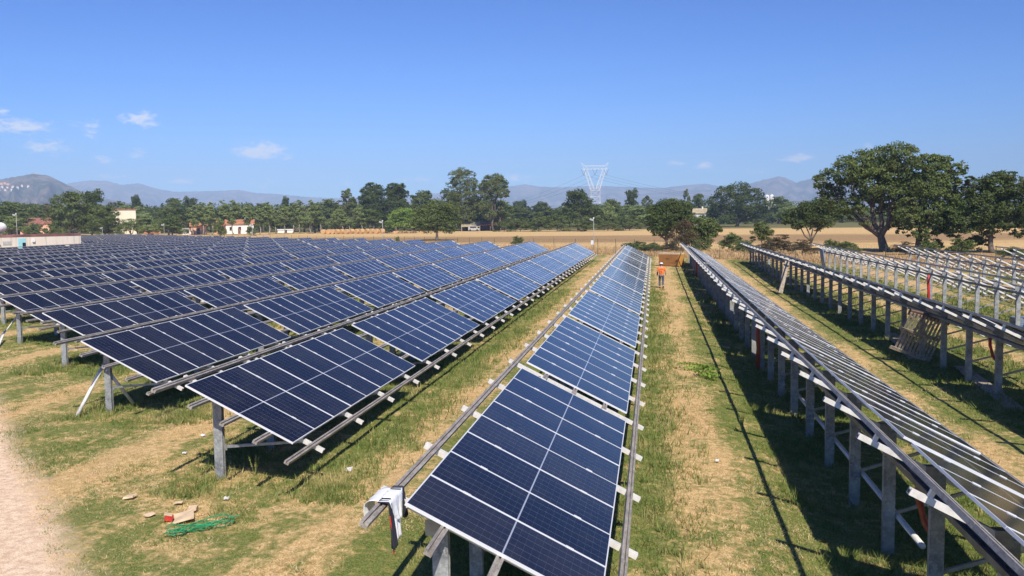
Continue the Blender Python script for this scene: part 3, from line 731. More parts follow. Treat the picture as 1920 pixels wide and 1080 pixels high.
def person():
    p = on_ground(1240, 540.5); rt = thing('person', 'worker in an orange high-visibility shirt and grey trousers, walking away down the mown lane', 'person', p, 0)
    def skin(name, pts, edges, mt, root=0, lv=2):
        me = bpy.data.meshes.new(name); me.from_pydata([q[:3] for q in pts], edges, []); o = link(name, me, rt)
        o.modifiers.new('s', 'SKIN'); sk = me.skin_vertices[0].data
        for i, q in enumerate(pts): sk[i].radius = (q[3], q[4] if len(q) > 4 else q[3]); sk[i].use_root = (i == root)
        ss = o.modifiers.new('d', 'SUBSURF'); ss.levels = ss.render_levels = lv; me.materials.append(M[mt]); bpy.context.view_layer.update()
        ev = o.evaluated_get(bpy.context.evaluated_depsgraph_get()); m2 = bpy.data.meshes.new_from_object(ev); o.modifiers.clear(); o.data = m2
        m2.materials.clear(); m2.materials.append(M[mt]); m2.polygons.foreach_set('use_smooth', [True] * len(m2.polygons)); m2.update(); return o
    # pelvis, spine, neck, head, legs mid-stride, arms
    B = [(0, 0, .93, .13, .10), (0, .01, 1.12, .125, .09), (0, .03, 1.34, .155, .10), (0, .04, 1.46, .06, .06), (0, .06, 1.56, .075, .085), (0, .06, 1.68, .07, .08),
         (-.10, .01, .88, .085), (-.11, .10, .50, .058), (-.11, -.03, .10, .042), (-.12, .10, .04, .04, .03),
         (.10, .0, .88, .085), (.11, .03, .50, .058), (.11, -.24, .18, .042), (.12, -.17, .06, .04, .03),
         (-.19, .03, 1.38, .058), (-.25, -.02, 1.12, .042), (-.27, .02, .90, .032), (-.27, .05, .80, .036, .02),
         (.19, .03, 1.38, .058), (.26, -.0, 1.13, .042), (.28, .12, .95, .032), (.28, .17, .87, .036, .02)]
    E_ = [(0, 1), (1, 2), (2, 3), (3, 4), (4, 5), (0, 6), (6, 7), (7, 8), (8, 9), (0, 10), (10, 11), (11, 12), (12, 13), (2, 14), (14, 15), (15, 16), (16, 17), (2, 18), (18, 19), (19, 20), (20, 21)]
    skin('body', B, E_, 'skin')
    S = [(0, 0, .90, .175, .135), (0, .01, 1.12, .165, .125), (0, .03, 1.36, .185, .125), (0, .035, 1.43, .10, .08), (-.20, .03, 1.375, .082), (-.25, -.01, 1.16, .066), (.20, .03, 1.375, .082), (.262, 0, 1.16, .066)]
    skin('shirt', S, [(0, 1), (1, 2), (2, 3), (2, 4), (4, 5), (2, 6), (6, 7)], 'vest')
    skin('sleeve', [(-.25, -.01, 1.17, .062), (-.262, 0, 1.0, .056), (-.275, .02, .87, .048)], [(0, 1), (1, 2)], 'sleeve', lv=1)  # dark sleeve, with the left arm's shade put into its colour
    Tm = [(0, 0, .95, .15, .12), (-.10, .01, .84, .105), (-.11, .10, .50, .078), (-.11, -.02, .13, .066), (.10, 0, .84, .105), (.11, .03, .50, .078), (.11, -.22, .21, .066)]
    skin('trousers', Tm, [(0, 1), (1, 2), (2, 3), (0, 4), (4, 5), (5, 6)], 'trous')
    for x_, y_, z_, tl in ((-.12, .05, .05, 0), (.12, -.20, .09, .5)):
        mb = MB(); mb.box((x_, y_, z_), (.10, .27, .09), 'boots', Matrix.Rotation(-tl, 3, 'X')); o = mb.build('boot', rt); b_ = o.modifiers.new('b', 'BEVEL'); b_.width = .03; b_.segments = 3
    bm = bmesh.new(); bmesh.ops.create_uvsphere(bm, u_segments=16, v_segments=10, radius=.118)
    for v in list(bm.verts):
        v.co.z *= .8; v.co.y *= 1.12
        if v.co.z < -.01: v.co.z = -.01
    me = bpy.data.meshes.new('cap'); bm.to_mesh(me); bm.free(); me.materials.append(M['cloth']); link('cap', me, rt, (0, .055, 1.655))
    mb = MB(); mb.prism([(math.cos(a) * .09, math.sin(a) * .13) for a in np.linspace(0, math.pi, 9)], (0, .15, 1.645), (0, .15, 1.66), (1, 0, 0), (0, 1, 0), 'cloth'); mb.build('cap_brim', rt)
    bm = bmesh.new(); bmesh.ops.create_uvsphere(bm, u_segments=14, v_segments=8, radius=.1)
    me = bpy.data.meshes.new('hair'); bm.to_mesh(me); bm.free(); me.materials.append(M['boots']); link('hair', me, rt, (0, .04, 1.60)).scale = (1, .9, .75)
    # small red print on the back of the shirt
    mb = MB()
    for i in range(5): mb.box((-.09 + i * .045, -.112, 1.32), (.03, .012, .035 + .01 * (i % 2)), 'red')
    for i in range(3): mb.box((-.03 + i * .03, -.128, 1.17 - i * .03), (.022, .012, .09), 'red')
    mb.build('shirt_print', rt)
person()


def blue_sheets():
    x3 = X0 + 3 * PIT_R
    mb = MB(); mb.bar((x3 - .35, 81.6, .15), (x3 - .55, 81.8, 1.65), .75, .05, 'blue', upv=(1, .2, 0)); tag(mb.build('leaning_sheet'), 'blue-grey sheet leaning on the far end of the nearest bare frame', 'sheet')
    g = 'stacks of wrapped panels behind the bare frames'
    for i, (x, y, w, h, l) in enumerate(((23.0, 58.5, 2.3, .55, 'low stack of blue-grey sheets on the ground behind the nearest bare frame'), (17.0, 43.0, 1.9, .5, 'blue-grey stack on the ground at the right edge, under the nearest bare frame'))):
        mb = MB()
        for j in range(5): mb.box((x + .02 * (j % 2), y, .08 + float(gz(x, y)) + j * h / 5), (w, 1.1, h / 5 - .012), 'blue')
        mb.box((x, y, .03 + float(gz(x, y))), (w, 1.0, .05), 'wood'); tag(mb.build('stacked_sheets'), l, 'stack', g)
blue_sheets()


# ------------------------------------------------------------------ fence, poles
def fence():
    rt = thing('mesh_fence', 'thin green wire mesh fence on slim posts along the far edge of the solar field', 'fence', (0, 0, 0))
    pl = [(52, 55), (30, 76), (9.5, 97.5), (-7, 113.5), (-22, 123), (-42, 142), (-66, 160), (-108, 196), (-150, 224)]
    pts = []
    for (a, b) in zip(pl[:-1], pl[1:]):
        d = math.dist(a, b); n = int(d / 3)
        for i in range(n): pts.append(Vector((a[0] + (b[0] - a[0]) * i / n, a[1] + (b[1] - a[1]) * i / n, 0)))
    for p in pts[:95]:
        mb = MB(); mb.tube([p, p + Vector((0, 0, 2.05))], .03, 'fence', 6); mb.build('fence_post', rt)
    mb = MB()
    for a, b in zip(pts[:-1], pts[1:]):
        if (a - b).length > 6: continue
        for z in (.1, 1.0, 1.95): mb.bar(a + Vector((0, 0, z)), b + Vector((0, 0, z)), .008, .008, 'fence')
        u = b - a
        for i in range(12):
            for s in (-1, 1):
                q0, q1 = (i / 12, (i + 2.5) / 12) if s > 0 else ((i + 2.5) / 12, i / 12); q0, q1 = min(q0, 1), min(q1, 1)
                mb.bar(a + u * q0 + Vector((0, 0, .1)), a + u * q1 + Vector((0, 0, 1.95)), .005, .005, 'fence')
    mb.build('wire_mesh', rt)
fence()


def lamp_pole(px, D, top, label, box=False):
    p = at_depth(px, D); h = height_at(px, top, D); rt = thing('lamp_pole', label, 'lamp pole', p, 0, 'white lamp poles around the solar field')
    mb = MB(); mb.tube([(0, 0, 0), (0, 0, h * .5), (0, 0, h)], [.055, .042, .034], 'conc', 8); mb.build('pole', rt, True)
    mb = MB(); mb.box((-.28, -.05, h - .12), (.5, .34, .22), 'conc', Matrix.Rotation(.35, 3, 'Y')); mb.bar((0, 0, h - .1), (-.1, 0, h - .1), .06, .06, 'conc'); mb.build('floodlight', rt)
    mb = MB(); mb.box((0, 0, h + .08), (.14, .14, .2), 'white'); mb.build('camera_housing', rt)
    if box: mb = MB(); mb.box((-.2, -.1, 1.35), (.36, .3, .55), 'white'); mb.build('control_box', rt)
lamp_pole(1113, 121, 410, 'white lamp pole with a control box at the far end of the first left row', True)
lamp_pole(717, 142, 415, 'white lamp pole in front of the hay bales')
lamp_pole(473, 172, 421, 'white lamp pole in front of the orange roofed farmhouse')
lamp_pole(307, 200, 421, 'white lamp pole in front of the green bushes left of the farmhouse')
lamp_pole(191, 222, 427, 'small white lamp pole in front of the big dark trees on the left')
lamp_pole(31, 150, 402, 'tall lamp pole behind the low building with the red band')


# ------------------------------------------------------------------ buildings
def gable(mb, x0, x1, y0, y1, z0, z1, m, over=.4, axis='x', th=.18):
    if axis == 'x':
        ym = (y0 + y1) / 2; pr = [(y0 - over, z0), (ym, z1), (y1 + over, z0), (y1 + over, z0 - th), (ym, z1 - th), (y0 - over, z0 - th)]
        mb.prism(pr, (x0 - over, 0, 0), (x1 + over, 0, 0), (0, 1, 0), (0, 0, 1), m)
    else:
        xm = (x0 + x1) / 2; pr = [(x0 - over, z0), (xm, z1), (x1 + over, z0), (x1 + over, z0 - th), (xm, z1 - th), (x0 - over, z0 - th)]
        mb.prism(pr, (0, y0 - over, 0), (0, y1 + over, 0), (1, 0, 0), (0, 0, 1), m)


def face_cam(p): return math.atan2(p.y, p.x) - math.pi / 2


def house(name, label, cat, px, D, w, d, h, hr, wall, roof, axis='x', wins=2, door=True, chimney=True, rz=0, ends=True, group=None):
    p = at_depth(px, D); rt = thing(name, label, cat, p, face_cam(p) + rz, group); mb = MB(); mb.box((0, d / 2, h / 2), (w, d, h), wall)
    if axis == 'x' and hr > h:
        for s in (-1, 1): mb.prism([(0, h), (d / 2, hr - .2), (d, h)], (s * w / 2 - s * .02, 0, 0), (s * w / 2 - s * .2, 0, 0), (0, 1, 0), (0, 0, 1), wall)
    elif hr > h: mb.prism([(-w / 2, h), (0, hr - .2), (w / 2, h)], (0, .02, 0), (0, .2, 0), (1, 0, 0), (0, 0, 1), wall)
    mb.build('wall', rt)
    mb = MB(); gable(mb, -w / 2, w / 2, 0, d, h + .12, hr + .12, roof, .5, axis) if hr > h else mb.box((0, d / 2, h + .15), (w + .5, d + .5, .3), roof)
    rf = mb.build('roof', rt)
    if chimney: mb = MB(); mb.box((w * .22, d * .45, hr + .3), (.6, .6, 1.2), wall); mb.build('chimney', rf)
    for i in range(wins):
        x = -w / 2 + w * (i + .6) / (wins + .2); mb = MB(); mb.box((x, -.03, h * .55), (1.0, .06, 1.2), 'dark'); wn = mb.build('window', rt)
        mb = MB(); mb.box((x, -.07, h * .55 - .66), (1.2, .1, .1), 'conc'); mb.build('sill', wn)
    if door: mb = MB(); mb.box((-w / 2 + w * .48, -.035, 1.05), (1.0, .07, 2.1), 'woodred'); mb.build('door', rt)
    return rt


def low_building():
    a_ = at_depth(150, 127); b_ = at_depth(0, 119.5); rz_ = math.atan2(a_.y - b_.y, a_.x - b_.x) - math.pi / 2
    rt = thing('service_building', 'long low stained white building with faded red band and pale blue door', 'building', a_, rz_)
    L_, dep, H = 24, 5.0, 3.42     # wall runs towards the camera from its right corner
    mb = MB(); mb.box((-dep / 2, -L_ / 2, H / 2), (dep, L_, H), 'wallL'); mb.build('wall', rt)
    mb = MB(); mb.box((-dep / 2, -L_ / 2 - .02, H - .13), (dep + .10, L_ + .10, .28), 'para'); mb.build('parapet', rt)
    mb = MB(); mb.box((.03, -11.3, H / 2 - .17), (.05, 1.5, H - .36), 'yel'); mb.build('yellow_panel', rt)
    mb = MB(); mb.box((.03, -7.75, 1.5), (.06, .95, 2.9), 'teal'); dr = mb.build('door', rt)
    mb = MB(); mb.box((.08, -7.5, 2.1), (.05, .4, .5), 'dark'); mb.build('window', dr)
    mb = MB(); mb.box((.04, -9.6, 2.35), (.05, 1.0, .45), 'conc'); mb.build('vent', rt)
    mb = MB(); mb.box((.12, -6.3, 2.6), (.25, .3, .4), 'white'); mb.build('wall_lamp', rt)
    mb = MB(); mb.bar((.1, -10.9, 2.6), (.1, -10.4, 2.0), .12, .08, 'darksteel'); mb.build('wall_pipe', rt)
low_building()


def dish():
    p = at_depth(2, 121); p.z = 3.4; rt = thing('satellite_dish', 'round white satellite dish on the roof of the low building', 'dish', p, R(20))
    bm = bmesh.new(); bmesh.ops.create_uvsphere(bm, u_segments=24, v_segments=12, radius=1.0)
    bmesh.ops.delete(bm, geom=[v for v in bm.verts if v.co.z > -.45], context='VERTS')
    me = bpy.data.meshes.new('dish'); bm.to_mesh(me); bm.free(); me.materials.append(M['white']); o = link('reflector', me, rt, (0, 0, 1.2), (R(-68), 0, R(10))); o.scale = (.8, .8, .62); o.modifiers.new('s', 'SOLIDIFY').thickness = .03
    mb = MB(); mb.tube([(0, 0, -.1), (0, .1, .9)], .06, 'steel', 8); mb.build('mast', rt); mb = MB(); mb.tube([(0, -.3, .5), (.7, -1.0, 1.0)], .03, 'steel', 6); mb.build('arm', rt)
dish()

house('tall_block', 'tall windowless cream building rising over the bushes on the left', 'building', 234, 300, 7, 7, height_at(234, 392, 300) - .3, 0, 'plaster', 'tiled', wins=0, door=False, chimney=False)
house('village_house', 'dark red roofed house among trees behind the low building', 'house', 66, 330, 10, 9, height_at(66, 421, 330), height_at(66, 409, 330), 'pink', 'tiled', wins=1, chimney=False)
house('village_house', 'small salmon gabled house right beside the dark red roofed house', 'house', 86, 322, 3.6, 6, height_at(86, 424, 322), height_at(86, 417, 322), 'pink', 'tiled', 'y', wins=1, door=False, chimney=False)
house('farmhouse', 'long orange roofed farmhouse with a white wall, behind the dry field', 'house', 449, 335, 10, 8, height_at(455, 420, 335), height_at(455, 412, 335), 'plasterw', 'tile', wins=3)
house('farm_annex', 'orange roofed annex half hidden by a dark shrub left of the farmhouse', 'house', 425, 337, 9, 7, height_at(425, 424, 337), height_at(425, 414, 337), 'pink', 'tile', wins=2, chimney=False)
house('farm_annex', 'orange walled outbuilding among pale trunks', 'house', 372, 330, 5.5, 5, height_at(372, 424, 330), height_at(372, 418, 330), 'pink', 'tile', wins=1, chimney=False)
house('farm_shed', 'small white flat roofed shed left of the pale trunks', 'shed', 351, 330, 4, 4, height_at(351, 429, 330), 0, 'plasterw', 'conc', wins=1, door=False, chimney=False)
house('garden_house', 'tiny orange roofed house at the foot of the green bushes', 'house', 284, 300, 4.4, 4, height_at(284, 437, 300), height_at(284, 432, 300), 'plaster', 'tile', wins=1, chimney=True)
house('farm_shed', 'low white wall and shed behind the thin trees left of the hay bales', 'shed', 535, 345, 6, 4, height_at(535, 431, 345), 0, 'plasterw', 'plasterw', wins=1, door=False, chimney=False)
house('hidden_house', 'pinkish roofed white house half hidden beside the big round oak', 'house', 1312, 400, 5.5, 7, height_at(1312, 400, 400), height_at(1312, 391, 400), 'plasterw', 'tan', wins=1)


def barn():
    p = at_depth(893, 322); rt = thing('open_barn', 'low open barn with tan and red roof at the far edge of the golden field', 'barn', p, face_cam(p))
    h0, h1 = height_at(893, 424, 322), height_at(893, 415.5, 322)
    mb = MB(); mb.add([(-5.5, 0, h0), (1.2, 0, h0), (1.2, 6, h1), (-5.5, 6, h1), (-5.5, 0, h0 - .2), (1.2, 0, h0 - .2), (1.2, 6, h1 - .2), (-5.5, 6, h1 - .2)], [(0, 1, 2, 3), (7, 6, 5, 4), (0, 4, 5, 1), (3, 2, 6, 7), (0, 3, 7, 4), (1, 5, 6, 2)], 'tan'); mb.build('roof', rt)
    mb = MB(); mb.add([(1.22, 0, h0 + .4), (9.0, 0, h0 + .7), (9.0, 6, h1 + .4), (1.22, 6, h1 + .1), (1.22, 0, h0 + .2), (9.0, 0, h0 + .5), (9.0, 6, h1 + .2), (1.22, 6, h1 - .1)], [(0, 1, 2, 3), (7, 6, 5, 4), (0, 4, 5, 1), (3, 2, 6, 7), (0, 3, 7, 4), (1, 5, 6, 2)], 'tiled'); mb.build('red_roof', rt)
    mb = MB(); mb.box((1.5, 6.2, h1 / 2), (14.5, .3, h1), 'dark'); mb.build('shaded_back_wall', rt)  # near-black colour paints the shade inside the barn
    for x in (-5.3, -1.5, 1.2, 5, 8.8): mb = MB(); mb.box((x, .15, h0 / 2), (.25, .25, h0), 'wood'); mb.build('post', rt)
    mb = MB(); mb.box((8.6, 3, h1 + .9), (.7, .7, 1.6), 'pink'); mb.build('chimney', rt)
    v = thing('parked_van', 'pale van parked in the shade of the open barn', 'van', at_depth(888, 320), face_cam(p))
    mb = MB(); mb.prism([(-2, .3), (2, .3), (2, 1.0), (1.5, 1.15), (.9, 1.9), (-2, 1.9)], (0, 0, 0), (0, 1.7, 0), (1, 0, 0), (0, 0, 1), 'conc'); mb.build('body', v)
    for x in (-1.3, 1.2):
        mb = MB(); mb.tube([(x, -.05, .35), (x, .2, .35)], .35, 'black', 14); mb.build('wheel', v)
    mb = MB(); mb.box((-.2, -.01, 1.45), (2.2, .03, .5), 'dark'); mb.build('window', v)
barn()


def silo():
    D = 900; p = at_depth(1446, D); h = height_at(1446, 361, D); rt = thing('silo_tower', 'white industrial tower with a lattice stair, over the trees right of the big round oak', 'tower', p, face_cam(p))
    for x, r_ in ((-4.2, 2.2), (.2, 2.2)):
        mb = MB(); mb.tube([(x, 0, 0), (x, 0, h - 3.5), (x, 0, h - 2.0)], [r_, r_, r_ * .5], 'white', 16); mb.build('silo', rt, False)
    mb = MB(); mb.box((3.8, 0, h / 2 - 3), (2.6, 2.6, h - 6), 'conc'); mb.build('stair_tower', rt)
    mb = MB(); mb.box((-2, 0, h - 1.8), (5.5, 3, .4), 'conc')
    for x in (-4.4, -2, .4): mb.bar((x, 0, h - 1.6), (x, 0, h + .6), .25, .25, 'conc')
    mb.box((-2, 0, h + .7), (5, .4, .25), 'conc'); mb.build('head_platform', rt)
silo()


def pylon(px, D, ytop, label, main=True):
    p = at_depth(px, D); H = height_at(px, 313, D); rt = thing('transmission_pylon', label, 'pylon', p, face_cam(p) + R(8))
    zw = height_at(px, 357, D); zb = height_at(px, 318, D); hw = 4.3; w2 = 1.7; mb = MB(); m_ = 'lattice'; T_ = .28
    def leg(a, b, th=T_): mb.bar(a, b, th, th, m_)
    ws = [(0, 5.6), (zw * .35, 5.0), (zw * .62, 4.6), (zw * .8, 4.4), (zw, 4.2)]
    for sx in (-1, 1):
        for sy in (-1, 1):
            for (z0, a), (z1, b) in zip(ws[:-1], ws[1:]): leg((sx * a / 1.25, sy * a / 1.25, z0), (sx * b / 1.25, sy * b / 1.25, z1))
    for (z0, a), (z1, b) in zip(ws[:-1], ws[1:]):
        a, b = a / 1.25, b / 1.25
        for s in (-1, 1):
            for q in (-1, 1): leg((-a * q, s * a, z0), (b * q, s * b, z1), .13); leg((s * a, -a * q, z0), (s * b, b * q, z1), .13)
            leg((-b, s * b, z1), (b, s * b, z1), .2)
    mb.build('tower_legs', rt)
    for sx in (-1, 1):
        mb = MB(); a0, a1 = 3.4 * sx, 8.6 * sx; b0, b1 = .6 * sx, 6.3 * sx; zz = zb
        for sy in (-1, 1):
            leg((a0, sy * 1.2, zw), (a1, sy * .7, zz), .28); leg((b0, sy * 1.2, zw + 1), (b1, sy * .7, zz), .28)
            n = 5
            for i in range(n):
                q, r_ = i / n, (i + 1) / n
                A = lambda t_: Vector((a0 + (a1 - a0) * t_, sy * (1.2 - .5 * t_), zw + (zz - zw) * t_)); Bq = lambda t_: Vector((b0 + (b1 - b0) * t_, sy * (1.2 - .5 * t_), zw + 1 + (zz - zw - 1) * t_))
                leg(A(q), Bq(r_), .11); leg(Bq(q), A(r_), .11)
        mb.build('arm', rt)
    mb = MB()
    for z, hw_ in ((zb, 10.8), (zb + 2.6, 8.0)):
        for sy in (-.7, .7): leg((-hw_, sy, z), (hw_, sy, z), .27)
    n = 14
    for i in range(n):
        x0, x1 = -9.5 + 19 * i / n, -9.5 + 19 * (i + 1) / n; c = lambda x: zb + 2.6 if abs(x) < 8.3 else zb + 1
        for sy in (-.7, .7): leg((x0, sy, zb if i % 2 else c(x0)), (x1, sy, c(x1) if i % 2 else zb), .11)
    for s in (-1, 1): leg((s * 8, 0, zb + 2.6), (s * 10.6, 0, zb + 5.2), .28); leg((s * 8.6, 0, zb), (s * 10.6, 0, zb + 5.2), .2)
    mb.build('crossbeam', rt)
    cond = []
    for s in (-8.9, 0, 8.9):
        mb = MB(); z0 = zb - 4.6
        for q in (-1, 1): mb.tube([(s + q * 1.9, 0, zb), (s, 0, z0)], .15, 'insul', 5)
        mb.build('insulator', rt); cond.append((s, z0))
    return rt, cond


def wires():
    rt, cond = pylon(1116, 700, 312, 'tall white lattice power pylon with spread arms standing in front of the mountains')
    R0 = Matrix.Translation(rt.location) @ Matrix.Rotation(rt.rotation_euler.z, 4, 'Z')
    for s, z in cond:
        for side in (-1, 1):
            a = R0 @ Vector((s, 0, z)); e = at_depth(700 if side < 0 else 1700, 1000 if side < 0 else 820) + Vector((s, s * .4, z - (6 if side < 0 else 9))); pts = []
            for i in range(25):
                q = i / 24; pp = a.lerp(e, q); pp.z -= 4 * (23 if side < 0 else 17) * q * (1 - q); pts.append(pp)
            for d in (0,):
                mb = MB(); mb.tube([p_ + Vector((0, 0, -d)) for p_ in pts], .055, 'wire', 4)
                tag(mb.build('overhead_wire'), 'thin dark overhead wire sagging away to the %s of the power pylon' % ('left' if side < 0 else 'right'), 'wire', 'overhead wires %s of the pylon' % ('left' if side < 0 else 'right'))
wires()


def bales():
    rg = random.Random(2); first = None
    def bale_mesh():
        mb = MB(); n = 18; r_ = .78; w = .62; rings = [(-w, .0), (-w, r_ * .93), (-w * .85, r_), (0, r_ * 1.01), (w * .85, r_), (w, r_ * .93), (w, 0)]; V = []
        for x, r2 in rings:
            for k in range(n): a = 2 * math.pi * k / n; j = 1 + rg.uniform(-.02, .02); V.append((x, math.cos(a) * r2 * j, .76 + math.sin(a) * r2 * j))
        mb.add(V, [(i * n + k, i * n + (k + 1) % n, (i + 1) * n + (k + 1) % n, (i + 1) * n + k) for i in range(len(rings) - 1) for k in range(n)], 'hay'); return mesh_of(mb, 'hay_bale')
    me = bale_mesh(); xs = [606, 616, 624, 632, 641, 650, 659, 669, 678, 688, 697, 706, 716]
    names = ['leftmost hay bale of the row', 'second hay bale from the left end', 'third hay bale from the left end', 'fourth hay bale from the left end', 'fifth hay bale from the left end', 'sixth hay bale from the left end', 'middle hay bale of the row', 'sixth hay bale from the right end', 'fifth hay bale from the right end', 'fourth hay bale from the right end', 'third hay bale from the right end', 'second hay bale from the right end', 'hay bale beside the lamp pole, rightmost of the row']
    for px, l in zip(xs, names):
        p = at_depth(px, 300 + rg.uniform(-3, 3)); o = link('hay_bale', me, None, p, (0, 0, face_cam(p) + rg.uniform(.5, 1.3))); o.scale = (1.05, 1.05, 1.05); tag(o, l + ', before the thin trees', 'hay bale', 'round hay bales lined up at the edge of the field')
    for i, (px, D) in enumerate(((742, 296), (758, 297), (775, 297), (792, 296))):
        p = at_depth(px, D); o = link('hay_bale', me, None, p, (0, 0, face_cam(p) + 1.2)); o.scale = (1.2, 1.2, .55); tag(o, 'low hay bale under the bright green tree, %s from the left' % ['first', 'second', 'third', 'fourth'][i], 'hay bale', 'low bales under the bright green tree')
bales()


# ------------------------------------------------------------------ trees
def leaves(rs, blobs, n, size, flat=.5, hollow=.45, clump=.26, per=1.0):
    """quads gathered in clumps on the outer part of each ellipsoid"""
    vol = np.array([b[3] * b[4] * b[5] for b in blobs]) ** .72; cnt = (vol / vol.sum() * n).astype(int); out_ = []
    for b, c in zip(blobs, cnt):
        if c < 4: continue
        k = max(6, int(c / 34)); d = rs.normal(size=(k, 3)); d[:, 2] += .15; d /= np.linalg.norm(d, axis=1)[:, None]
        r_ = rs.uniform(hollow, 1.0, k) ** .6; cc = d * r_[:, None]
        i = rs.randint(0, k, c); q = cc[i] + rs.normal(size=(c, 3)) * clump * rs.uniform(.5, 1.15, k)[i][:, None] * np.array([1, 1, .62])
        lim = np.linalg.norm(q, axis=1); q = q / np.maximum(1, lim / 1.12)[:, None]
        pos = q * np.array(b[3:6]) + np.array(b[:3])
        nrm = d[i] * .9 + rs.normal(size=(c, 3)) * .75; nrm[:, 2] += flat; nrm /= np.linalg.norm(nrm, axis=1)[:, None]
        a = np.cross(nrm, rs.normal(size=(c, 3))); a /= np.linalg.norm(a, axis=1)[:, None]; bb = np.cross(nrm, a)
        s = (size * rs.uniform(.55, 1.3, c))[:, None]
        quad = np.stack([pos - a * s * .5, pos + bb * s * .32, pos + a * s * .5, pos - bb * s * .32], 1); out_.append(quad.reshape(-1, 3))
    return np.concatenate(out_)


def limbs(rg, base, fork, r0, blobs, mt, bend=.12, forks=None):
    mb = MB(); base, fork = Vector(base), Vector(fork); pts = []; n = 6
    off = Vector((rg.uniform(-1, 1), rg.uniform(-1, 1), 0)) * bend * (fork - base).length
    for i in range(n + 1): q = i / n; pts.append(base.lerp(fork, q) + off * math.sin(q * math.pi))
    mb.tube(pts, [r0 * (1.35 if i == 0 else 1 - .35 * i / n) for i in range(n + 1)], mt, 9)
    groups = [(fork, r0, blobs)]
    if len(blobs) > 8:
        ng = 4 if len(blobs) < 16 else 6; sb = sorted(blobs, key=lambda b_: b_[0] + b_[1] * .6); groups = []
        for gi in range(ng):
            g = sb[gi * len(sb) // ng:(gi + 1) * len(sb) // ng]; cen = sum((Vector(b_[:3]) for b_ in g), Vector()) / len(g); e = fork.lerp(cen, .58) + Vector((rg.uniform(-.3, .3), rg.uniform(-.3, .3), 0)); m1 = fork.lerp(e, .5) + Vector((0, 0, (-.10 if abs(e.x - fork.x) > 1 else 0) * (e - fork).length)) + Vector((rg.uniform(-.3, .3), 0, 0))
            mb.tube([fork - Vector((0, 0, r0 * .3)), fork.lerp(m1, .5), m1, m1.lerp(e, .5), e], [r0 * .62, r0 * .55, r0 * .48, r0 * .42, r0 * .34], mt, 8); groups.append((e, r0 * .62, g))
    for fork, r0, b in [(f_, r_, b_) for f_, r_, g_ in groups for b_ in g_]:
        c = Vector(b[:3]) ; rr = r0 * .52 * min(1, max(.35, (b[3] / 2.6))); s_ = fork; mid = s_.lerp(c, .5) + Vector((rg.uniform(-.4, .4), rg.uniform(-.4, .4), rg.uniform(-.1, .7) * (c - s_).length * .15))
        P_ = [s_, s_.lerp(mid, .5) + Vector((0, 0, .04 * (c - s_).length)), mid, mid.lerp(c, .5), c]
        mb.tube(P_, [rr, rr * .8, rr * .62, rr * .45, rr * .25], mt, 7)
        for j in range(4):
            e = c + Vector((rg.uniform(-1, 1) * b[3], rg.uniform(-1, 1) * b[4], rg.uniform(-.4, .9) * b[5])) * .8; st_ = P_[2 + j % 2]; m2 = st_.lerp(e, .5) + Vector((rg.uniform(-.3, .3), rg.uniform(-.3, .3), rg.uniform(0, .3)))
            mb.tube([st_, m2, e], [rr * .34, rr * .22, rr * .08], mt, 5)
    return mb


def tree(name, label, loc, blobs, base=(0, 0, 0), fork=(0, 0, 2.5), r0=.3, n=8000, leaf=.32, lm='oak', bm='bark', seed=1, rz=0, scale=(1, 1, 1), group=None, cat='tree', lm2=None, **kw):
    rs = np.random.RandomState(seed); rg = random.Random(seed); rt = thing(name, label, cat, loc, rz, group); rt.scale = scale
    tr = limbs(rg, base, fork, r0, blobs, bm).build('trunk', rt, True)
    cr = np_mesh('crown', leaves(rs, blobs, n, leaf, **kw), 4, M[lm], rt); kids(rt, tr, cr); return rt


def spread(rs, n, w, h0, h1, dep=None, r=(1.2, 2.0), dome=.75, squash=.7):
    """blobs arranged over a domed crown of half width w between heights h0 and h1"""
    dep = dep or w; out_ = []
    for i in range(n):
        a = i * 2.39996 + rs.uniform(-.3, .3); q = math.sqrt((i + .5) / n); x = math.cos(a) * q * w * .78; y = math.sin(a) * q * dep * .78
        z = h0 + (h1 - h0) * ((1 - q * q) * dome + (1 - dome) * rs.uniform(.2, 1)); rr = rs.uniform(*r); z = min(z, h1 - rr * squash); z = max(z, h0 + rr * squash * .8)
        out_.append((x, y, z, rr, rr, rr * squash))
    return out_


def px_tree(px, D, ytop, ybot, hw, **kw):
    """size and place of a crown from measured columns and rows"""
    p = at_depth(px, D); p.z = float(gz(p.x, p.y)) if D < 140 else 0
    return p, height_at(px, ytop, D), height_at(px, ybot, D), hw * D / F_PX


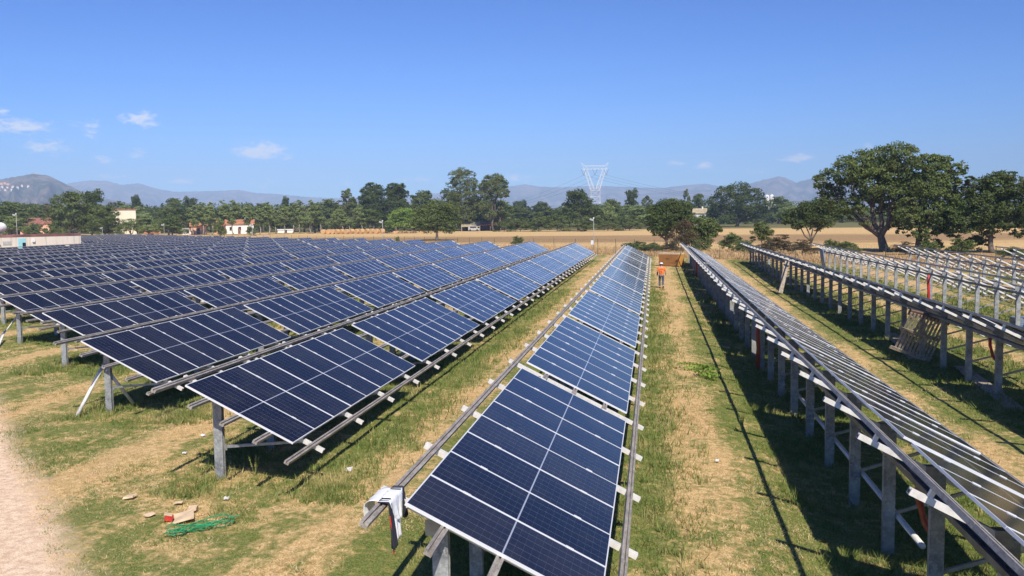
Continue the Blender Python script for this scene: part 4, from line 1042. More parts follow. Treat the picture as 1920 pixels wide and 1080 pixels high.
def hero_trees():
    D = 112
    S = D / F_PX
    def loc(px, py, dd=0): # offset of a point relative to the trunk base, in the tree's own frame (x right, y away)
        return ((px - 1660) * S, dd, height_at(px, py, D))
    p = at_depth(1660, D)
    bl = []
    for px, py, r_, dd in ((1560, 340, 1.75, 0), (1590, 318, 2.0, -1), (1572, 372, 1.5, 1), (1550, 375, 1.0, 0), (1620, 308, 2.1, 0), (1650, 302, 2.2, 1), (1680, 298, 2.1, -1), (1605, 350, 1.8, 2), (1640, 340, 2.0, -2), (1675, 335, 2.0, 0), (1600, 385, 1.4, -1), (1625, 378, 1.3, 2.5), (1588, 402, 1.1, 0), (1690, 370, 1.6, -2.2), (1655, 375, 1.4, 1.5), (1700, 315, 1.6, 0), (1640, 405, .9, 2), (1690, 410, 1.1, -2.5), (1695, 430, 1.0, -2.3)):
        x, y, z = loc(px, py, dd); r_ *= 1.10; bl.append((x, y, z, r_, r_, r_ * .8))
    for px, py, r_, dd in ((1640, 365, 1.5, -1), (1665, 355, 2.0, 1), (1615, 395, 1.0, -2), (1660, 395, 1.2, 2.5), (1560, 358, 1.4, 1), (1545, 350, 1.1, 0), (1685, 392, 1.4, 0), (1612, 330, 1.8, 1), (1660, 320, 2.2, 0), (1575, 412, .8, 0), (1670, 425, .8, 2), (1625, 418, .7, -2), (1700, 350, 2.0, 2)):
        x, y, z = loc(px, py, dd); bl.append((x, y, z, r_, r_, r_ * .8))
    tree('cork_oak', 'broad spreading oak with a thick forked trunk behind the bare frames', p, bl, fork=(-.5, 0, height_at(1650, 440, D)), r0=.62, n=40000, leaf=.27, seed=11, rz=face_cam(p), clump=.17, hollow=.5)
    bl = []; p = at_depth(1722, 108); D = 108
    for px, py, r_, dd in ((1738, 306, 1.5, 0), (1715, 340, 1.6, 1), (1755, 305, 1.2, 0), (1757, 322, 1.5, 0), (1787, 318, 1.0, 0), (1790, 345, .85, 0), (1778, 336, .9, 0), (1740, 350, 1.9, -1), (1765, 370, 1.7, 1), (1710, 385, 1.4, -1.5), (1740, 395, 1.6, -1), (1712, 415, 1.2, -2), (1775, 395, 1.4, 0), (1720, 365, 1.5, 2), (1752, 425, 1.1, -1), (1790, 372, 1.2, 1), (1738, 448, .95, -1), (1775, 420, 1.1, 0), (1725, 432, 1.0, -2), (1760, 350, 1.6, 0), (1700, 400, 1.2, -2.5), (1752, 458, .8, -1)):
        bl.append(((px - 1722) * D / F_PX, dd, height_at(px, py, D), r_ * 1.15, r_ * 1.15, r_ * .9))
    tree('cork_oak', 'dense oak touching the spreading oak on its right, foliage hanging low', p, bl, fork=(.3, 0, height_at(1722, 420, D)), r0=.4, n=30000, leaf=.27, seed=12, rz=face_cam(p), clump=.17, hollow=.45)
    bl = []; p = at_depth(1862, 104); D = 104
    for px, py, r_, dd in ((1870, 348, 1.8, 0), (1840, 355, 1.6, 1), (1900, 352, 1.5, 0), (1882, 333, 1.0, 0), (1825, 335, .6, 0), (1930, 370, 1.9, 1), (1812, 385, 1.5, 0), (1850, 385, 2.0, -1), (1890, 390, 2.0, 1), (1925, 405, 1.6, -1), (1790, 408, 1.4, -1.5), (1820, 415, 1.6, -2), (1860, 420, 1.6, 0), (1800, 430, 1.1, -2), (1900, 428, 1.2, 0), (1835, 455, 1.0, 1), (1960, 380, 2, 0), (1850, 450, 1.0, 2), (1775, 425, 1.0, -1)):
        bl.append(((px - 1862) * D / F_PX, dd, height_at(px, py, D), r_ * 1.15, r_ * 1.15, r_ * .9))
    tree('cork_oak', 'dark green oak at the right edge of the picture, over the farthest bare frame', p, bl, fork=(0, 0, height_at(1862, 425, D)), r0=.33, n=36000, leaf=.27, lm='oakd', seed=13, rz=face_cam(p), clump=.17, hollow=.45)
    bl = []; D = 132; p = at_depth(1522, D)
    for px, py, r_, dd in ((1515, 392, 1.7, 0), (1540, 388, 1.8, 0), (1492, 402, 1.5, 0), (1502, 420, 1.3, 0), (1478, 410, 1.1, 0), (1548, 410, 1.6, 0), (1555, 395, 1.3, 0), (1525, 408, 1.6, 0), (1530, 425, 1.0, 1)):
        bl.append(((px - 1522) * D / F_PX, dd, height_at(px, py, D), r_, r_, r_ * .78))
    tree('small_oak', 'small tree with thin bare limbs under its crown, left of the spreading oak', p, bl, fork=(0, 0, height_at(1522, 452, D)), r0=.22, n=11000, leaf=.28, lm='oakd', seed=14, rz=face_cam(p))
    bl = []; D = 128; p = at_depth(1428, D)
    for px, py, r_ in ((1428, 425, .95), (1418, 435, .75), (1440, 435, .8), (1430, 442, .8), (1412, 447, .5), (1445, 448, .5)):
        bl.append(((px - 1428) * D / F_PX, 0, height_at(px, py, D), r_, r_, r_ * .8))
    tree('young_tree', 'small slender tree standing alone in the golden field', p, bl, fork=(0, 0, 1.0), r0=.11, n=4000, leaf=.22, seed=15, rz=face_cam(p))
    bl = []; D = 133; p = at_depth(1252, D)
    for px, py, r_ in ((1250, 388, 1.6), (1228, 398, 1.4), (1275, 392, 1.6), (1240, 412, 1.9), (1268, 410, 1.8), (1232, 430, 1.3), (1290, 410, 1.4), (1250, 435, 1.2), (1222, 415, 1.1), (1280, 430, 1.2)):
        bl.append(((px - 1252) * D / F_PX, (px % 7 - 3) * .4, height_at(px, py, D), r_, r_, r_ * .78))
    tree('dark_oak', 'dark round tree behind the cardboard crate', p, bl, fork=(-.2, 0, 1.2), r0=.26, n=14000, leaf=.28, lm='oakd', seed=16, rz=face_cam(p))
    bl = []; D = 122; p = at_depth(1312, D)
    for px, py, r_ in ((1310, 420, 1.5), (1330, 425, 1.4), (1325, 442, 1.3), (1300, 440, 1.4), (1315, 460, 1.3), (1340, 432, .9), (1288, 450, 1.0)):
        bl.append(((px - 1312) * D / F_PX, (px % 5 - 2) * .4, height_at(px, py, D), r_, r_, r_ * .8))
    tree('bushy_tree', 'bushy tree right of the dark round tree, behind the far end of the edge-on row', p, bl, fork=(0, 0, .8), r0=.15, n=10000, leaf=.26, lm='oak', seed=17, rz=face_cam(p))
    D = 118; p = at_depth(1278, D); tree('dry_shrub', 'grey brown dry shrub in front of the dark round tree', p, [(0, 0, 2.6, 1.5, 1.2, 1.5), (-1.2, 0, 1.5, 1.1, .9, 1.1), (1.2, .3, 1.6, 1.2, .9, 1.1), (.5, 0, 3.6, 1.0, .9, .8)], fork=(0, 0, .5), r0=.08, n=4200, leaf=.17, lm='rust', seed=18, cat='shrub')
    # lone oak at the edge of the field
    bl = []; D = 196; p = at_depth(818, D)
    for px, py, r_ in ((818, 388, 2.3), (795, 398, 2.2), (842, 395, 2.2), (785, 412, 1.9), (852, 412, 1.8), (808, 408, 2.4), (830, 410, 2.4), (800, 424, 1.9), (840, 425, 1.7), (822, 424, 1.8)):
        bl.append(((px - 818) * D / F_PX, (px % 7 - 3) * .6, height_at(px, py, D), r_, r_, r_ * .8))
    tree('field_oak', 'round dark oak standing alone behind the far ends of the left rows', p, bl, fork=(0, 0, 1.9), r0=.34, n=14000, leaf=.36, seed=19, rz=face_cam(p))
    # big round oak
    bl = []; D = 345; p = at_depth(1382, D); rs = np.random.RandomState(5)
    for px, py, r_ in ((1385, 356, 4.2), (1360, 362, 3.8), (1410, 366, 3.8), (1340, 378, 3.4), (1430, 382, 3.2), (1375, 378, 4.6), (1400, 384, 4.4), (1350, 395, 3.6), (1425, 400, 3.0), (1385, 400, 4.4), (1335, 402, 2.6), (1405, 405, 3.6), (1365, 408, 3.2)):
        bl.append(((px - 1382) * D / F_PX, (px % 7 - 3) * 1.2, height_at(px, py, D), r_, r_, r_ * .75))
    tree('round_oak', 'very large dome shaped dark oak in the far golden field', p, bl, fork=(0, 0, 2.5), r0=.7, n=16000, leaf=.62, lm='oakd', seed=20, rz=face_cam(p))
hero_trees()


def tall_pair():
    for px0, D, ps, lab, sd in (
        (872, 325, ((868, 322, 2.4), (855, 330, 2.4), (882, 330, 2.2), (848, 345, 2.0), (865, 342, 3.0), (885, 345, 2.8), (895, 358, 2.4), (860, 362, 3.2), (880, 365, 3.2), (850, 372, 2.4), (892, 378, 2.6), (870, 385, 3.4), (855, 395, 2.8), (888, 398, 2.8), (872, 408, 3.0)), 'tallest tree of the belt, grey green with open crown, left of the centre', 31),
        (925, 320, ((918, 338, 2.4), (932, 336, 2.4), (942, 344, 2.2), (908, 348, 2.2), (925, 350, 3.0), (948, 355, 1.9), (935, 362, 2.4), (912, 365, 2.6), (950, 368, 1.2), (922, 375, 2.0), (905, 385, 2.4), (938, 392, 1.8), (918, 402, 2.6)), 'tall grey green tree with bare side branches, right of the tallest tree of the belt', 32),
        (700, 335, ((698, 350, 2.2), (688, 358, 2.2), (710, 356, 2.2), (695, 370, 3.0), (712, 372, 2.8), (682, 375, 2.2), (700, 388, 3.2), (718, 390, 2.4), (685, 395, 2.6)), 'tall rounded tree above the bright green tree, on its left side', 33),
        (742, 335, ((738, 352, 2.2), (750, 352, 2.2), (730, 362, 2.2), (744, 366, 3.0), (758, 364, 2.0), (735, 380, 2.8), (752, 382, 2.6), (740, 394, 2.8)), 'tall dark tree right above the bright green tree', 34)):
        p = at_depth(px0, D); bl = []
        for px, py, r_ in ps: bl.append(((px - px0) * D / F_PX, (px % 5 - 2) * .7, height_at(px, py, D), r_, r_, r_ * .8))
        t_ = tree('eucalyptus_tree' if sd < 33 else 'broadleaf_tree', lab, p, bl, fork=(0, 0, 4.5), r0=.42, n=17000, leaf=.46, lm='euc' if sd < 33 else 'oakd', bm='bark', seed=sd, rz=face_cam(p), clump=.22, hollow=.35)
        t_['group'] = 'trees of the belt beyond the fields'
tall_pair()

# prototypes are ten metres tall
PROTO = {}
def proto(key, px, D, ytop, hw, label, group=None, cat='tree', ybase=None, rz=None):
    """first use builds the kind, every later use copies it"""
    p = at_depth(px, D); h = height_at(px, ytop, D); w = hw * D / F_PX
    bw = {'round': 4.2, 'euc': 3.0, 'poplar': 2.2, 'wide': 6.0, 'bush': 6.5, 'lime': 5.0, 'rust': 4.5, 'dark': 4.4, 'light': 4.6}[key]
    if key in PROTO: rt = copy_tree(PROTO[key])
    else:
        rs = np.random.RandomState(len(PROTO) + 40)
        cfg = dict(
            round=dict(name='broadleaf_tree', blobs=spread(rs, 13, 4.4, 2.2, 10, r=(1.5, 2.3), dome=.8), fork=(0, 0, 2.6), r0=.33, n=6500, leaf=.46, lm='oak'),
            dark=dict(name='broadleaf_tree', blobs=spread(rs, 14, 4.4, 1.8, 10, r=(1.5, 2.2), dome=.7), fork=(0, 0, 2.4), r0=.33, n=6500, leaf=.44, lm='oakd'),
            light=dict(name='broadleaf_tree', blobs=spread(rs, 12, 4.5, 1.6, 10, r=(1.5, 2.2), dome=.65), fork=(0, 0, 2.0), r0=.28, n=6000, leaf=.46, lm='pop'),
            euc=dict(name='eucalyptus_tree', blobs=[(rs.uniform(-1.9, 1.9), rs.uniform(-1.6, 1.6), 4.4 + i * .5, rs.uniform(.8, 1.35), 1.2, rs.uniform(.6, .9)) for i in range(10)] + [(0, 0, 9.1, .9, .9, .7), (1.8, 0, 5.4, 1, 1, .6), (-1.9, .3, 6.3, 1, 1, .6)], fork=(0, 0, 4.2), r0=.22, n=6500, leaf=.36, lm='euc', bm='bark2'),
            poplar=dict(name='pale_trunk_tree', blobs=[(rs.uniform(-1.2, 1.2), rs.uniform(-1.1, 1.1), 3.6 + i * .6, rs.uniform(.75, 1.15), 1.0, rs.uniform(.6, .85)) for i in range(9)] + [(0, 0, 9.3, .7, .7, .6)], fork=(0, 0, 3.4), r0=.17, n=4200, leaf=.36, lm='pop', bm='bark2'),
            wide=dict(name='broadleaf_tree', blobs=spread(rs, 18, 6, 1.2, 10, r=(1.6, 2.5), dome=.85), fork=(0, 0, 2.0), r0=.4, n=9000, leaf=.46, lm='oak'),
            bush=dict(name='leafy_bush', blobs=spread(rs, 14, 6.5, 0, 10, r=(2.2, 3.2), dome=.6), fork=(0, 0, 1.2), r0=.2, n=6000, leaf=.62, lm='oak'),
            lime=dict(name='bright_green_tree', blobs=spread(rs, 14, 5, .8, 10, r=(1.6, 2.4), dome=.75), fork=(0, 0, 2.0), r0=.3, n=7000, leaf=.46, lm='lime'),
            rust=dict(name='dry_bush', blobs=spread(rs, 10, 4.5, 0, 10, r=(1.8, 2.8), dome=.5), fork=(0, 0, 1.5), r0=.15, n=4000, leaf=.5, lm='rust'))[key]
        rt = tree(cfg.pop('name'), label, (0, 0, 0), cfg.pop('blobs'), seed=len(PROTO) + 60, **cfg); PROTO[key] = rt
    rt.location = p; rt.scale = (w / bw, w / bw, h / 10); rt.rotation_euler = (0, 0, face_cam(p) + (random.Random(px).uniform(-3, 3) if rz is None else rz))
    tag(rt, label, cat)
    if group: rt['group'] = group
    elif 'group' in rt.keys(): del rt['group']
    return rt


G1 = 'trees of the belt beyond the fields'
for a in [
    ('dark', 850, 340, 352, 26, 'dark tree at the left foot of the tallest tree of the belt'),
    ('euc', 655, 335, 353, 17, 'slender tree rising over the right end of the hay bales'),
    ('round', 790, 345, 357, 28, 'dark tree between the bright green tree and the tallest tree'),
    ('dark', 905, 345, 372, 40, 'dark undergrowth tree behind the open barn'),
    ('lime', 758, 300, 386, 36, 'bright green tree at the edge of the field'),
    ('light', 905, 335, 398, 26, 'light green bushy tree over the barn roof'),
    ('round', 942, 330, 375, 24, 'rounded tree at the right foot of the tall pair'),
    ('dark', 1085, 300, 353, 36, 'large dark tree left of the power pylon'),
    ('round', 1150, 340, 373, 20, 'rounded tree right of the power pylon foot'),
    ('dark', 1183, 380, 352, 15, 'upright dark tree right of the power pylon'),
    ('light', 1133, 310, 380, 26, 'light green tree at the foot of the power pylon'),
    ('dark', 975, 420, 374, 18, 'far rounded tree in front of the mountains, right of the tall pair'),
    ('dark', 1015, 430, 377, 20, 'far rounded tree in front of the mountains, midway to the pylon'),
    ('euc', 1213, 400, 366, 12, 'small slim tree behind the dark round tree'),
    ('euc', 1288, 420, 354, 8, 'very slim tree poking above the belt left of the big round oak'),
    ('round', 1308, 430, 363, 16, 'open crowned tree left of the big round oak'),
    ('light', 1200, 320, 385, 30, 'light green tree behind the dark round tree'),
    ('light', 1262, 360, 372, 30, 'leafy tree directly behind the dark round tree'),
    ('round', 1462, 420, 368, 22, 'tree right of the white industrial tower'),
    ('light', 1478, 400, 378, 26, 'light green tree left of the small tree with bare limbs'),
    ('round', 1545, 410, 372, 24, 'far tree half hidden by the small tree with bare limbs'),
    ('wide', 132, 262, 360, 46, 'broad dark tree, left one of the big pair behind the low building'),
    ('dark', 172, 270, 353, 25, 'tall dark tree, upper one of the big pair behind the low building'),
    ('wide', 196, 250, 385, 34, 'broad low tree right of the big pair, behind the left rows'),
    ('dark', 258, 400, 364, 15, 'upright dark tree right of the cream building'),
    ('round', 330, 380, 371, 24, 'rounded tree behind the small orange roofed house'),
    ('dark', 360, 385, 367, 16, 'dark tree above the pale trunks'),
    ('round', 315, 320, 388, 22, 'dark rounded tree left of the pale trunks'),
    ('light', 245, 275, 410, 26, 'pale green bush in front of the cream building'),
    ('light', 278, 285, 404, 30, 'green bush left of the small orange roofed house'),
    ('round', 322, 262, 405, 24, 'dark green bush right of the small orange roofed house'),
    ('round', 620, 360, 373, 22, 'rounded tree over the left hay bales'),
    ('dark', 535, 380, 367, 12, 'dark tree with a notch, over the thin trees'),
    ('light', 640, 320, 395, 28, 'light green tree behind the hay bales'),
    ('light', 590, 330, 392, 26, 'pale green tree left of the hay bales'),
    ('round', 690, 315, 392, 26, 'green tree between hay bales and the bright green tree'),
    ('dark', 720, 320, 400, 26, 'dark low tree left of the bright green tree'),
    ('round', 20, 300, 378, 40, 'dark tree at the left edge behind the satellite dish'),
    ('round', 62, 345, 383, 28, 'dark tree behind the dark red roofed house'),
    ('rust', 95, 350, 384, 20, 'brownish tree at the left side of the big pair'),
    ('light', 28, 290, 405, 26, 'light green bush beside the tall lamp pole'),
    ('rust', 215, 420, 378, 24, 'brown leaved tree behind the cream building'),
    ('rust', 560, 390, 378, 26, 'brownish tree behind the thin trees'),
    ('rust', 645, 370, 374, 30, 'brownish tree behind the hay bales'),
]: proto(a[0], a[1], a[2], a[3], a[4], a[5], G1)
PT = 'thin pale trunked trees along the farm lane'
for i, px in enumerate((362, 380, 396, 418, 437, 465, 486, 503, 517, 532, 549, 562, 583, 600, 640, 676)):
    rg_ = random.Random(px); proto('poplar', px, 316 + rg_.uniform(-8, 8), rg_.choice([374, 380, 378, 386, 383]), rg_.uniform(13, 17), 'thin pale trunked tree of the farm lane, number counted from the left: %s' % ['one', 'two', 'three', 'four', 'five', 'six', 'seven', 'eight', 'nine', 'ten', 'eleven', 'twelve', 'thirteen', 'fourteen', 'fifteen', 'sixteen'][i], PT)
BU = 'bushes at the far edge of the field'
for a in [('bush', 975, 300, 408, 24, 'light bush right of the open barn'), ('bush', 1010, 296, 403, 26, 'bush midway between barn and pylon'), ('bush', 1045, 292, 400, 24, 'bush left of the large dark tree'), ('bush', 1095, 285, 405, 24, 'bush below the large dark tree'), ('bush', 1140, 288, 402, 26, 'bush below the power pylon'), ('bush', 1180, 290, 403, 26, 'bush below the upright dark tree'), ('bush', 945, 305, 412, 20, 'low bush at the right end of the barn'),
          ('bush', 1300, 500, 398, 26, 'far bush left of the big round oak'), ('bush', 1460, 500, 399, 30, 'far bush right of the big round oak'), ('bush', 1560, 480, 398, 40, 'far hedge bush behind the small tree'), ('bush', 1650, 470, 398, 40, 'far hedge bush behind the spreading oak'), ('bush', 1760, 470, 397, 50, 'far hedge bush behind the dense oak'), ('bush', 1880, 470, 395, 50, 'far hedge bush behind the oak at the right edge'),
          ('bush', 411, 262, 412, 13, 'dark round shrub before the farmhouse'), ('bush', 470, 290, 424, 9, 'small dark shrub right of the farmhouse'), ('bush', 730, 300, 424, 12, 'small dark shrub right of the rightmost hay bale'), ('bush', 60, 300, 425, 20, 'hedge bush below the dark red roofed house'), ('bush', 110, 290, 424, 20, 'hedge bush right of the salmon house'),
          ('bush', 1375, 116, 436, 26, 'green grey shrub at the fence, right of the bushy tree'), ('bush', 1400, 112, 450, 22, 'low shrub at the fence, before the slender tree'), ('rust', 1465, 108, 438, 26, 'reddish brown shrub at the fence below the small tree'), ('rust', 1505, 104, 448, 26, 'brown shrub at the fence right of the reddish one'), ('rust', 1440, 112, 452, 20, 'low brown shrub at the fence left of the reddish one'),
          ('bush', 1190, 118, 452, 28, 'dark low shrub at the fence behind the far end of the centre row'), ('bush', 1222, 116, 455, 24, 'dark low shrub at the fence left of the cardboard crate'), ('rust', 1258, 114, 452, 22, 'brown shrub at the fence behind the crate'), ('bush', 1590, 106, 452, 26, 'dark shrub below the forked trunk'), ('bush', 1560, 108, 448, 16, 'dark shrub left of the forked trunk'), ('rust', 1700, 103, 452, 26, 'dry shrub behind the middle bare frame'),
          ('bush', 1805, 100, 445, 26, 'dark shrub at the fence below the oak at the right edge'), ('bush', 1740, 101, 450, 22, 'low dark shrub at the fence between the two right oaks'), ('bush', 1905, 90, 462, 30, 'dark shrub behind the farthest bare frame'), ('bush', 745, 160, 442, 5, 'tiny shrub in the dry field'), ('bush', 970, 150, 442, 12, 'low shrub in the dry field behind the left rows')]:
    proto(*a, BU, 'bush')


BELT = 'plain trees merging in the belt beyond the fields'
for i in range(96):
    rg_ = random.Random(500 + i); px_ = -20 + i * 13.6 + rg_.uniform(-8, 8)
    if 1230 < px_ < 1320: continue
    proto(rg_.choice(['round', 'dark', 'light', 'round', 'dark', 'euc', 'light']), px_, rg_.uniform(346, 410), rg_.uniform(380, 398), rg_.uniform(20, 29), 'plain green tree merging with its neighbours in the belt beyond the fields', BELT)


def woodland():
    """far wood that reads as one mass"""
    rs = np.random.RandomState(77); bl = []
    for px in range(-140, 2060, 13):
        D = rs.uniform(415, 470); top = np.interp(px, [-140, 0, 60, 140, 240, 420, 520, 600, 700, 900, 1000, 1200, 1330, 1500, 1600, 2060], [380, 379, 386, 390, 384, 384, 385, 381, 384, 384, 392, 386, 386, 388, 392, 388]) + rs.uniform(-5, 4)
        p = at_depth(px, D); h = height_at(px, top, D); r_ = rs.uniform(4, 7); h = max(h, 4)
        bl.append((p.x, p.y, h * .45, r_, r_, h * .55))
    v = leaves(rs, bl, 120000, 1.15, hollow=.6, clump=.2); tag(np_mesh('woodland', v, 4, M['oak']), kind='stuff')
    tr = MB()
woodland()


def palm():
    p = at_depth(1181, 330); h = height_at(1181, 396, 330); rt = thing('palm_tree', 'palm with drooping fronds between the trees right of the pylon', 'palm', p, 0)
    mb = MB(); mb.tube([(0, 0, 0), (.1, 0, h * .5), (0, 0, h)], [.4, .3, .28], 'bark', 8); mb.build('trunk', rt)
    mb = MB(); rg = random.Random(1)
    for i in range(26):
        a = i * 2.4; e = rg.uniform(-.2, 1.1); pts = [Vector((0, 0, h))]; q = []
        for j in range(1, 6): t_ = j / 5; q.append((math.cos(a) * math.cos(e) * 2.6 * t_, math.sin(a) * math.cos(e) * 2.6 * t_, h + math.sin(e) * 2.4 * t_ - 1.9 * t_ * t_))
        pts += [Vector(z) for z in q]; s_ = Vector((-math.sin(a), math.cos(a), 0)) * .28; V = []
        for z in pts: V += [z - s_, z + Vector((0, 0, .08)), z + s_]
        mb.add(V, [(3 * k + m_, 3 * k + m_ + 1, 3 * k + m_ + 4, 3 * k + m_ + 3) for k in range(5) for m_ in (0, 1)], 'oak')
    mb.build('crown', rt)
palm()


def hill_village():
    rg = random.Random(12); D = 3300; from mathutils.bvhtree import BVHTree; tree_ = BVHTree.FromPolygons([Vector(v) for v in HITS['hill'][0]], HITS['hill'][1])
    for i, (px, py, w) in enumerate(((2, 346, 22), (9, 345, 16), (15, 347, 18), (-6, 346, 22), (4, 352, 14), (14, 353, 12), (24, 352, 14), (33, 353, 12), (41, 350, 12), (53, 351, 14), (-2, 357, 14), (10, 358, 12), (22, 357, 12))):
        hit = tree_.ray_cast(Vector((0, 0, CAMH)), ray(px, py).normalized())[0]
        if hit is None: continue
        p = hit; z = hit.z; w = w * .55; h = 5; rt = thing('hillside_house', ['large reddish house at the picture edge, uppermost on the left hill', 'tall pale house in the top cluster on the left hill', 'rightmost house of the top cluster on the left hill', 'house on the left hill cut by the picture edge', 'tiny white house just below the top cluster on the left hill', 'second white house below the top cluster on the left hill', 'left house of the middle line on the left hill', 'centre house of the middle line on the left hill', 'right house of the middle line on the left hill', 'white house standing alone right of the village on the left hill', 'lowest left house of the village on the left hill', 'lowest middle house of the village on the left hill', 'lowest right house of the village on the left hill'][i], 'house', (p.x, p.y, z - 4), face_cam(p), 'houses of the hillside village')
        mb = MB(); mb.box((0, 0, 5), (w, 8, 10), 'pink' if i < 4 else 'plasterw'); mb.build('wall', rt); mb = MB(); gable(mb, -w / 2, w / 2, -4, 4, 10.2, 12.5, 'tile', .4, 'x', .4); mb.build('roof', rt)
    D = 3590; p = at_depth(67, D); z = height_at(67, 327, D); rt = thing('hilltop_castle', 'tiny castle ruin on top of the left hill', 'castle', (p.x, p.y, z - 6), face_cam(p))
    mb = MB(); mb.box((0, 0, 6), (9, 8, 14), 'conc'); mb.build('tower', rt); mb = MB(); mb.box((17, 0, 3), (26, 7, 7), 'conc'); mb.build('wall', rt)
hill_village()


# ------------------------------------------------------------------ grass
def vnoise(x, y, s, seed=0):
    rs = np.random.RandomState(seed); G = rs.rand(64, 64); x = x * s; y = y * s; xi = np.floor(x).astype(int); yi = np.floor(y).astype(int); fx = x - xi; fy = y - yi; fx = fx * fx * (3 - 2 * fx); fy = fy * fy * (3 - 2 * fy)
    g = lambda a, b: G[a % 64, b % 64]
    return (g(xi, yi) * (1 - fx) + g(xi + 1, yi) * fx) * (1 - fy) + (g(xi, yi + 1) * (1 - fx) + g(xi + 1, yi + 1) * fx) * fy


def blades(rs, x, y, h, w, per, lean=.55):
    n = len(x); X = np.repeat(x, per) + rs.normal(0, .05, n * per) * (1 + np.repeat(h, per)); Y = np.repeat(y, per) + rs.normal(0, .05, n * per) * (1 + np.repeat(h, per)); Hh = np.repeat(h, per) * rs.uniform(.5, 1.2, n * per); Ww = np.repeat(w, per) * rs.uniform(.7, 1.3, n * per)
    a = rs.uniform(0, 6.283, n * per); Z = gz(X, Y) - .01; le = rs.normal(0, lean, (n * per, 2)) * Hh[:, None]; dx, dy = np.cos(a) * Ww / 2, np.sin(a) * Ww / 2
    v = np.stack([np.stack([X - dx, Y - dy, Z], 1), np.stack([X + dx, Y + dy, Z], 1), np.stack([X + le[:, 0], Y + le[:, 1], Z + Hh], 1)], 1); return v.reshape(-1, 3)


def lane_d(x):
    ph = np.mod(x - .85, PIT_R) / PIT_R; return np.minimum(ph, 1 - ph) * PIT_R


def visible(x, y, mpx=60):
    d = -x * sY + y * cY; r_ = x * cY + y * sY; px = 960 + F_PX * r_ / np.maximum(d, .1); py = YH(px) + F_PX * CAMH / np.maximum(d, .1)
    return (d > 3) & (px > -mpx) & (px < 1920 + mpx) & (py < 1180)


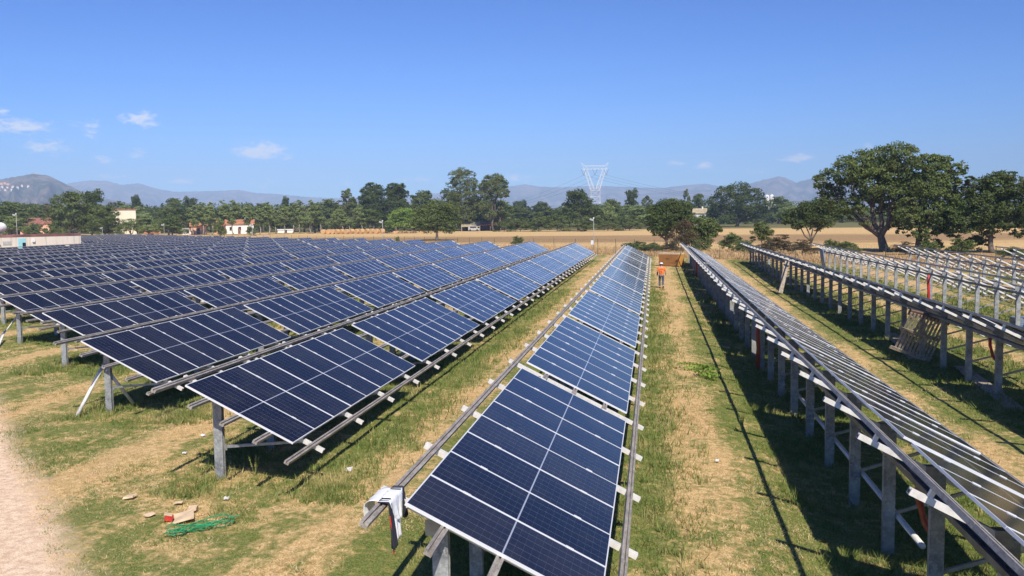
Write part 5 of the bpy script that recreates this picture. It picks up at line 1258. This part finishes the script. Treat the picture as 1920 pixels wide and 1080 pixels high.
def grass():
    rs = np.random.RandomState(21); gv, dv = [], []
    for (ya, yb, dens, hs, ws, per) in ((7, 24, 150, 1.0, .013, 5), (24, 48, 48, 1.15, .022, 4), (48, 100, 10, 1.35, .04, 4)):
        xa, xb = -0.86 * yb - 3, .42 * yb + 3; n = int((xb - xa) * (yb - ya) * dens); x = rs.uniform(xa, xb, n); y = rs.uniform(ya, yb, n)
        ok = visible(x, y) & (y + 1.07 * x > 2.2) & (x + y < 106) & ((x > -26) | (y + 1.03 * x < 12)); x, y = x[ok], y[ok]
        ln = lane_d(x); v = vnoise(x, y, .55, 3) * .6 + vnoise(x, y, 1.9, 4) * .4; head = y + 1.03 * x < 6.2
        rut = vnoise(x * 2.6, y * .22, 1.0, 12); fine_ = vnoise(x, y, 4.0, 14)
        drym = np.where(head, .5, 1.0 * (1 - smooth(.25, 1.2, ln))) + (v - .47) * 1.5 + (rut - .5) * .8 + (fine_ - .5) * .6
        under = smooth(1.2, 1.9, ln) * (~head)
        g = drym < .45 + rs.normal(0, .18, len(x))
        hg = (.05 + .05 * under + .10 * under * smooth(.55, .8, vnoise(x, y, .8, 9))) * hs * rs.uniform(.6, 1.3, len(x)); gv.append(blades(rs, x[g], y[g], hg[g], np.full(g.sum(), ws), per))
        d = ~g & (rs.rand(len(x)) < .95); hd = .045 * hs * rs.uniform(.5, 1.5, len(x)); dv.append(blades(rs, x[d], y[d], hd[d], np.full(d.sum(), ws), per, 1.1))
    # taller tufts along the feet of the racks
    for k in range(-3, 4):
        x0 = X0 + k * PIT_R; ys_ = {-3: 26, -2: 20, -1: 14.5, 0: 8, 1: 6, 2: 16, 3: 33}[k]; n = 2600; y = ys_ + (60 - ys_) * rs.rand(n) ** 1.7; x = x0 + rs.choice([0.1, 2.6, 2.9], n) + rs.normal(0, .35, n)
        ok = visible(x, y); gv.append(blades(rs, x[ok], y[ok], rs.uniform(.12, .26, ok.sum()), .012 + y[ok] * .0005, 6, .35))
    tag(np_mesh('green_grass', np.concatenate(gv), 3, M['grass']), kind='stuff'); tag(np_mesh('dry_grass', np.concatenate(dv), 3, M['dry']), kind='stuff')
    n = 30000; x = rs.uniform(-60, 60, n); y = rs.uniform(75, 170, n) ; ok = visible(x, y) & (x + y > 108.5) & (x + y < 108.5 + 22 * rs.rand(n) ** .5); x, y = x[ok], y[ok]
    n2 = 9000; xx = rs.uniform(-10, 45, n2); yy = 108.5 - xx + rs.exponential(5, n2); x = np.concatenate([x, xx]); y = np.concatenate([y, yy])
    tag(np_mesh('tall_dry_grass', blades(rs, x, y, rs.uniform(.15, .6, len(x)), np.full(len(x), .09), 5, .35), 3, M['field']), kind='stuff')
grass()


def weeds():
    rs = np.random.RandomState(9); c = on_ground(1325, 705)
    v = leaves(rs, [(c.x, c.y, .16, .36, .30, .16), (c.x - .5, c.y + 1.2, .10, .4, .3, .10), (c.x + .15, c.y - .5, .1, .22, .2, .1)], 700, .085, clump=.4)
    tag(np_mesh('leafy_weed', v, 4, M['lime']), 'low bright green leafy weed in the right lane beside the rail shadow', 'weed')
    rg = random.Random(6)
    for i, (px, py, l) in enumerate(((478, 893, 'tall weed stalk under the near end of the first left row'), (1391, 806, 'weed tuft at the lane edge left of the posts'))):
        p = on_ground(px, py); mb = MB()
        for j in range(5):
            e = Vector((rg.uniform(-.12, .12), rg.uniform(-.12, .12), rg.uniform(.3, .5))); mb.tube([p, p + e * .5, p + e], [.006, .005, .003], 'grass', 4)
            for q in range(5): mb.box(p + e * (.5 + .1 * q), (.03, .012, .02), 'grass', Matrix.Rotation(q, 3, 'Z'))
        tag(mb.build('weed_stalk'), l, 'weed')
weeds()

# ------------------------------------------------------------------ air
hz = bpy.data.materials.new('air'); hz.use_nodes = True; t = NT(hz.node_tree); t.n.clear()
vp = t.new('ShaderNodeVolumePrincipled'); vp.inputs['Color'].default_value = (.56, .74, 1.0, 1); vp.inputs['Density'].default_value = .00016; vp.inputs['Anisotropy'].default_value = -.35
ot = t.new('ShaderNodeOutputMaterial'); t.l.new(vp.outputs[0], ot.inputs['Volume'])
mb = MB(); mb.mats.append(hz); mb.box((-600, 4400, 273.5), (11000, 9400, 551), hz)
tag(mb.build('haze'), kind='stuff')
